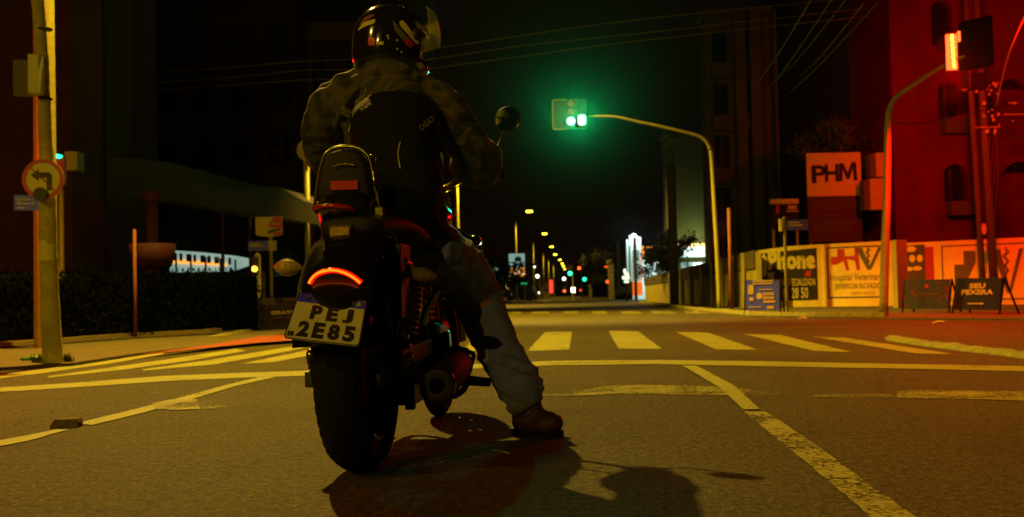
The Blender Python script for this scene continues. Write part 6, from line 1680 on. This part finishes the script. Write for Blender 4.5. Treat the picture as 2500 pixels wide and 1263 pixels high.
# lean the helmet so that its crown falls back and left a little
hs = Matrix(((SID.x, FWD.x, UPH.x, HC.x), (SID.y, FWD.y, UPH.y, HC.y), (SID.z, FWD.z, UPH.z, HC.z), (0, 0, 0, 1)))
bm = NB(); nU, nV = 48, 30; grid = []
for j in range(nV + 1):
    th = -.95 + (pi / 2 + .95) * j / nV; row = []
    for i in range(nU):
        ph = 2 * pi * i / nU; cx, cy = cos(ph), sin(ph)
        rz = sin(th) * (.128 if th > 0 else .150); rr_ = cos(th) if th > 0 else (1 - .16 * (th / .95) ** 2)
        ax_, ay_ = .122, (.150 if cy > 0 else .142)
        y_ = ay_ * cy * rr_; x_ = ax_ * cx * rr_
        if th < 0 and cy > .2: y_ += .022 * min(1, -th / .5) * (cy - .2)       # chin bar
        row.append(bm.verts.new((x_, y_, rz)))
    grid.append(row)
for j in range(nV):
    for i in range(nU):
        th = -.95 + (pi / 2 + .95) * (j + .5) / nV; ph = 2 * pi * (i + .5) / nU
        if sin(ph) > .42 and -.42 < th < .38: continue                              # eye port
        bm.faces.new([grid[j][i], grid[j][(i + 1) % nU], grid[j + 1][(i + 1) % nU], grid[j + 1][i]])
bmesh.ops.remove_doubles(bm, verts=bm.verts, dist=.0004)
bmesh.ops.solidify(bm, geom=list(bm.faces), thickness=.012)
bm.transform(hs)
bmesh.ops.recalc_face_normals(bm, faces=bm.faces)
bvh = BVHTree.FromBMesh(bm)
hel = rpart('helmet', bm, 'helmet_black', True)
# face under the helmet: eyes, nose, mouth on the head
FC = hs @ Vector((0, .062, -.01))
bm = NB(); mm = hs @ Matrix.Translation((0, .03, -.03)) @ Matrix.Diagonal((.078, .092, .112, 1)); bmesh.ops.create_uvsphere(bm, u_segments=24, v_segments=18, radius=1, matrix=mm)
tube(bm, [hs @ Vector((0, .115, .012)), hs @ Vector((0, .134, -.028)), hs @ Vector((0, .120, -.040))], [.008, .014, .010], 10)
o = rpart('face', remesh(bm, .005, 2), 'skin', True)
for sx in (-1, 1):
    bm = NB(); ball(bm, hs @ Vector((sx * .031, .112, .004)), .0125, 12); rpart('eye', bm, 'sign_white', True, o)
bm = NB(); tube(bm, smooth_path([tuple(hs @ Vector((x_, .119 - abs(x_) * .3, -.068))) for x_ in (-.024, -.01, 0, .01, .024)], 3), .004, 6); rpart('mouth', bm, 'mural_red', True, o)
# raised clear visor
bm = NB(); g = []
for j in range(9):
    th = .10 + .62 * j / 8; row = []
    for i in range(21):
        ph = pi / 2 + (i / 20 - .5) * 2.5; r_ = 1.16 - .04 * abs(i / 20 - .5) * 2
        row.append(bm.verts.new((.132 * cos(ph) * cos(th * .8) * r_, .158 * sin(ph) * cos(th * .8) * r_, .01 + .150 * sin(th) * r_)))
    g.append(row)
for j in range(8):
    for i in range(20): bm.faces.new([g[j][i], g[j][i + 1], g[j + 1][i + 1], g[j + 1][i]])
bmesh.ops.solidify(bm, geom=list(bm.faces), thickness=.003)
bm.transform(hs); visor = rpart('visor', bm, 'clear_visor', True, hel)
def decal(name, top, bot, m, off=.0015, n=10, parent=None, label=None):
    """sticker laid on the shell between two polylines of picture points"""
    def samp(pl, t):
        k = min(int(t * (len(pl) - 1)), len(pl) - 2); u = t * (len(pl) - 1) - k
        return (pl[k][0] * (1 - u) + pl[k + 1][0] * u, pl[k][1] * (1 - u) + pl[k + 1][1] * u)
    bm = NB(); rows = []
    for j in range(5):
        row = []
        for i in range(n + 1):
            a, b = samp(top, i / n), samp(bot, i / n); v = j / 4
            d = ray(a[0] * (1 - v) + b[0] * v, a[1] * (1 - v) + b[1] * v).normalized()
            hit = bvh.ray_cast(ORI, d)
            row.append(None if hit[0] is None else bm.verts.new(hit[0] - d * 0 + hit[1] * (off if hit[1].dot(d) < 0 else -off)))
        rows.append(row)
    for j in range(4):
        for i in range(n):
            q_ = [rows[j][i], rows[j][i + 1], rows[j + 1][i + 1], rows[j + 1][i]]
            if all(q_): bm.faces.new(q_)
    if not bm.faces: bm.free(); return
    return rpart(name, bm, m, False, hel)
decal('white_stripe', [(975, 53), (984, 50), (1022, 100), (1023, 106)], [(976, 57), (974, 60), (1014, 107), (1020, 109)], 'mural_cream')
decal('grey_stripe', [(958, 48), (972, 66), (998, 94)], [(958, 50), (964, 76), (986, 101)], 'mural_green', .0014)
decal('red_badge', [(986, 98), (998, 94), (1011, 112)], [(984, 100), (990, 108), (1000, 117)], 'sign_red', .003)
decal('side_stripe', [(876, 70), (888, 55), (914, 47), (917, 51)], [(874, 76), (890, 66), (912, 58), (916, 54)], 'mural_cream')
decal('side_badge', [(880, 58), (892, 42), (908, 36), (914, 34)], [(878, 64), (892, 52), (906, 44), (914, 38)], 'wood_post', .0016)
decal('round_sticker', [(899, 93), (906, 90), (914, 93)], [(899, 110), (906, 113), (914, 110)], 'red_reflector')
decal('small_label', [(920, 102), (936, 102)], [(920, 109), (936, 110)], 'wall_paint')
decal('chin_label', [(1016, 154), (1028, 152), (1034, 160)], [(1020, 166), (1028, 168), (1034, 164)], 'wall_paint')
for (x_, y_) in ((944, 86), (967, 97), (968, 118), (978, 126), (946, 92)): decal('rivet', [(x_, y_), (x_ + 4, y_)], [(x_, y_ + 4), (x_ + 4, y_ + 4)], 'sign_white', n=2)
bm = NB(); p = hs @ Vector((-.125, .01, .0)); lathe(bm, [(.001, .006), (.02, .005), (.024, -.006)], hs @ Vector((.122, .03, .01)), SID, 20); lathe(bm, [(.001, .006), (.02, .005), (.024, -.006)], hs @ Vector((-.122, .03, .01)), -SID, 20); rpart('visor_pivot', bm, 'black_plastic', True, hel)

# ================================================================== BACKPACK
bp = thing('backpack', 'black backpack worn on the rider\'s back', 'backpack', wp(960, 560, .45)); PI_ = basis(bp)
bm = NB()
limb(bm, [(985, 560, .40, 60, .7), (978, 540, .37, 92, .8), (972, 470, .36, 108, .85), (968, 390, .38, 112, .80), (962, 310, .42, 108, .72), (958, 262, .47, 92, .6), (955, 240, .50, 50, .5)], 28, ref=XR)
b_ = remesh(bm, .010, 5)
b_.normal_update()
for v in b_.verts: v.co += v.normal * (noise.noise(v.co * 7) * .014 + noise.noise(v.co * 22) * .004)
mesh_obj('main_body', b_, 'black_nylon', bp, True, PI_)
bm = NB(); limb(bm, [(990, 545, .30, 60, .4), (985, 520, .28, 80, .5), (982, 450, .28, 84, .5), (978, 400, .31, 70, .4)], 20, ref=XR); b_ = remesh(bm, .010, 4); mesh_obj('front_pocket', b_, 'black_nylon', bp, True, PI_)
bm = NB(); tube(bm, smooth_path([tuple(wp(x_, y_, yl)) for x_, y_, yl in ((850, 330, .42), (870, 262, .44), (900, 236, .45), (940, 230, .44), (980, 236, .44), (1020, 262, .43))], 5), .003, 6); mesh_obj('zip', bm, 'dark_chrome', bp, True, PI_)
bm = NB(); tube(bm, smooth_path([tuple(wp(x_, y_, yl)) for x_, y_, yl in ((978, 346, .27), (972, 375, .26), (976, 405, .25), (981, 428, .24))], 5), .0025, 6); mesh_obj('piping', bm, 'galvanised', bp, True, PI_)
for pts_ in (((905, 205, .56), (880, 232, .53), (858, 262, .52), (838, 300, .52), (828, 350, .54)), ((1010, 225, .56), (1040, 245, .54), (1062, 280, .53), (1072, 330, .54))):
    bm = NB(); sp = smooth_path([tuple(wp(*p)) for p in pts_], 4); tube(bm, sp, [(.022, .007)] * len(sp), 10, ref=(1, .2, 0)); st = mesh_obj('shoulder_strap', bm, 'black_nylon', bp, True, PI_)
bm = NB(); q0 = wp(848, 274, .47); box(bm, (-.02, -.008, -.014), (.02, .004, .014), Matrix.Translation(q0) @ Matrix.Rotation(.6, 4, 'Y'), .003); q0 = wp(842, 303, .47); box(bm, (-.014, -.006, -.008), (.014, .004, .008), Matrix.Translation(q0), .002); mesh_obj('buckle', bm, 'chrome', bp, inv=PI_)
bm = NB(); tube(bm, smooth_path([tuple(wp(x_, y_, .40)) for x_, y_ in ((1075, 374), (1078, 385), (1080, 420))], 4), .005, 6); mesh_obj('strap_end', bm, 'mural_cream', bp, True, PI_)
fq = Fr(wp(1030, 322, .305), (.75, .05, .62), (-.5, .3, .8)); 
bm = text_bm('OGIO', fq, 0, 0, .055, .02, c=.004); mesh_obj('lettering', bm, 'plaster_grey', bp, inv=PI_)

# ================================================================== HAZE ADDED TO STAND FOR LENS GLOW ROUND THE GREEN SIGNAL
hz = bpy.data.materials.new('halo_haze'); hz.use_nodes = True
nt = hz.node_tree; nt.nodes.clear()
vo = nt.nodes.new('ShaderNodeVolumePrincipled'); ou = nt.nodes.new('ShaderNodeOutputMaterial')
vo.inputs['Color'].default_value = (0.9, 0.9, 0.9, 1); vo.inputs['Density'].default_value = 0.0001; vo.inputs['Anisotropy'].default_value = 0.965
nt.links.new(vo.outputs['Volume'], ou.inputs['Volume'])
hz.cycles.volume_sampling = 'EQUIANGULAR'; hz.cycles.homogeneous_volume = True
bm = NB(); box(bm, (-95, -65, -1), (95, 720, 45))
tag(mesh_obj('haze', bm, hz), 'thin haze added to give the green signal its halo', None, None, 'stuff')
# ================================================================== SMALL STREET DETAIL
# a few bits of litter along the right kerb
rl_ = random.Random(12)
for i, (px_, py_, lb) in enumerate(((1700, 763, 'scrap of pale paper in the right gutter beyond the zebra crossing'), (1960, 779, 'crumpled pale scrap at the corner kerb near the blue sign'), (2290, 789, 'small scrap of litter on the red lit road edge'))):
    c_ = G(px_, py_, 0.004); bm = NB(); vs = []
    for a_ in range(7):
        r_ = rl_.uniform(.05, .10); vs.append(bm.verts.new((r_ * cos(a_ * .9), r_ * sin(a_ * .9), rl_.uniform(.002, .03))))
    cvt = bm.verts.new((0, 0, .035))
    for a_ in range(7): bm.faces.new([vs[a_], vs[(a_ + 1) % 7], cvt])
    o = mesh_obj('paper_scrap', bm, 'paper'); o.location = c_; tag(o, lb, 'litter', 'scraps of litter by the right kerb')
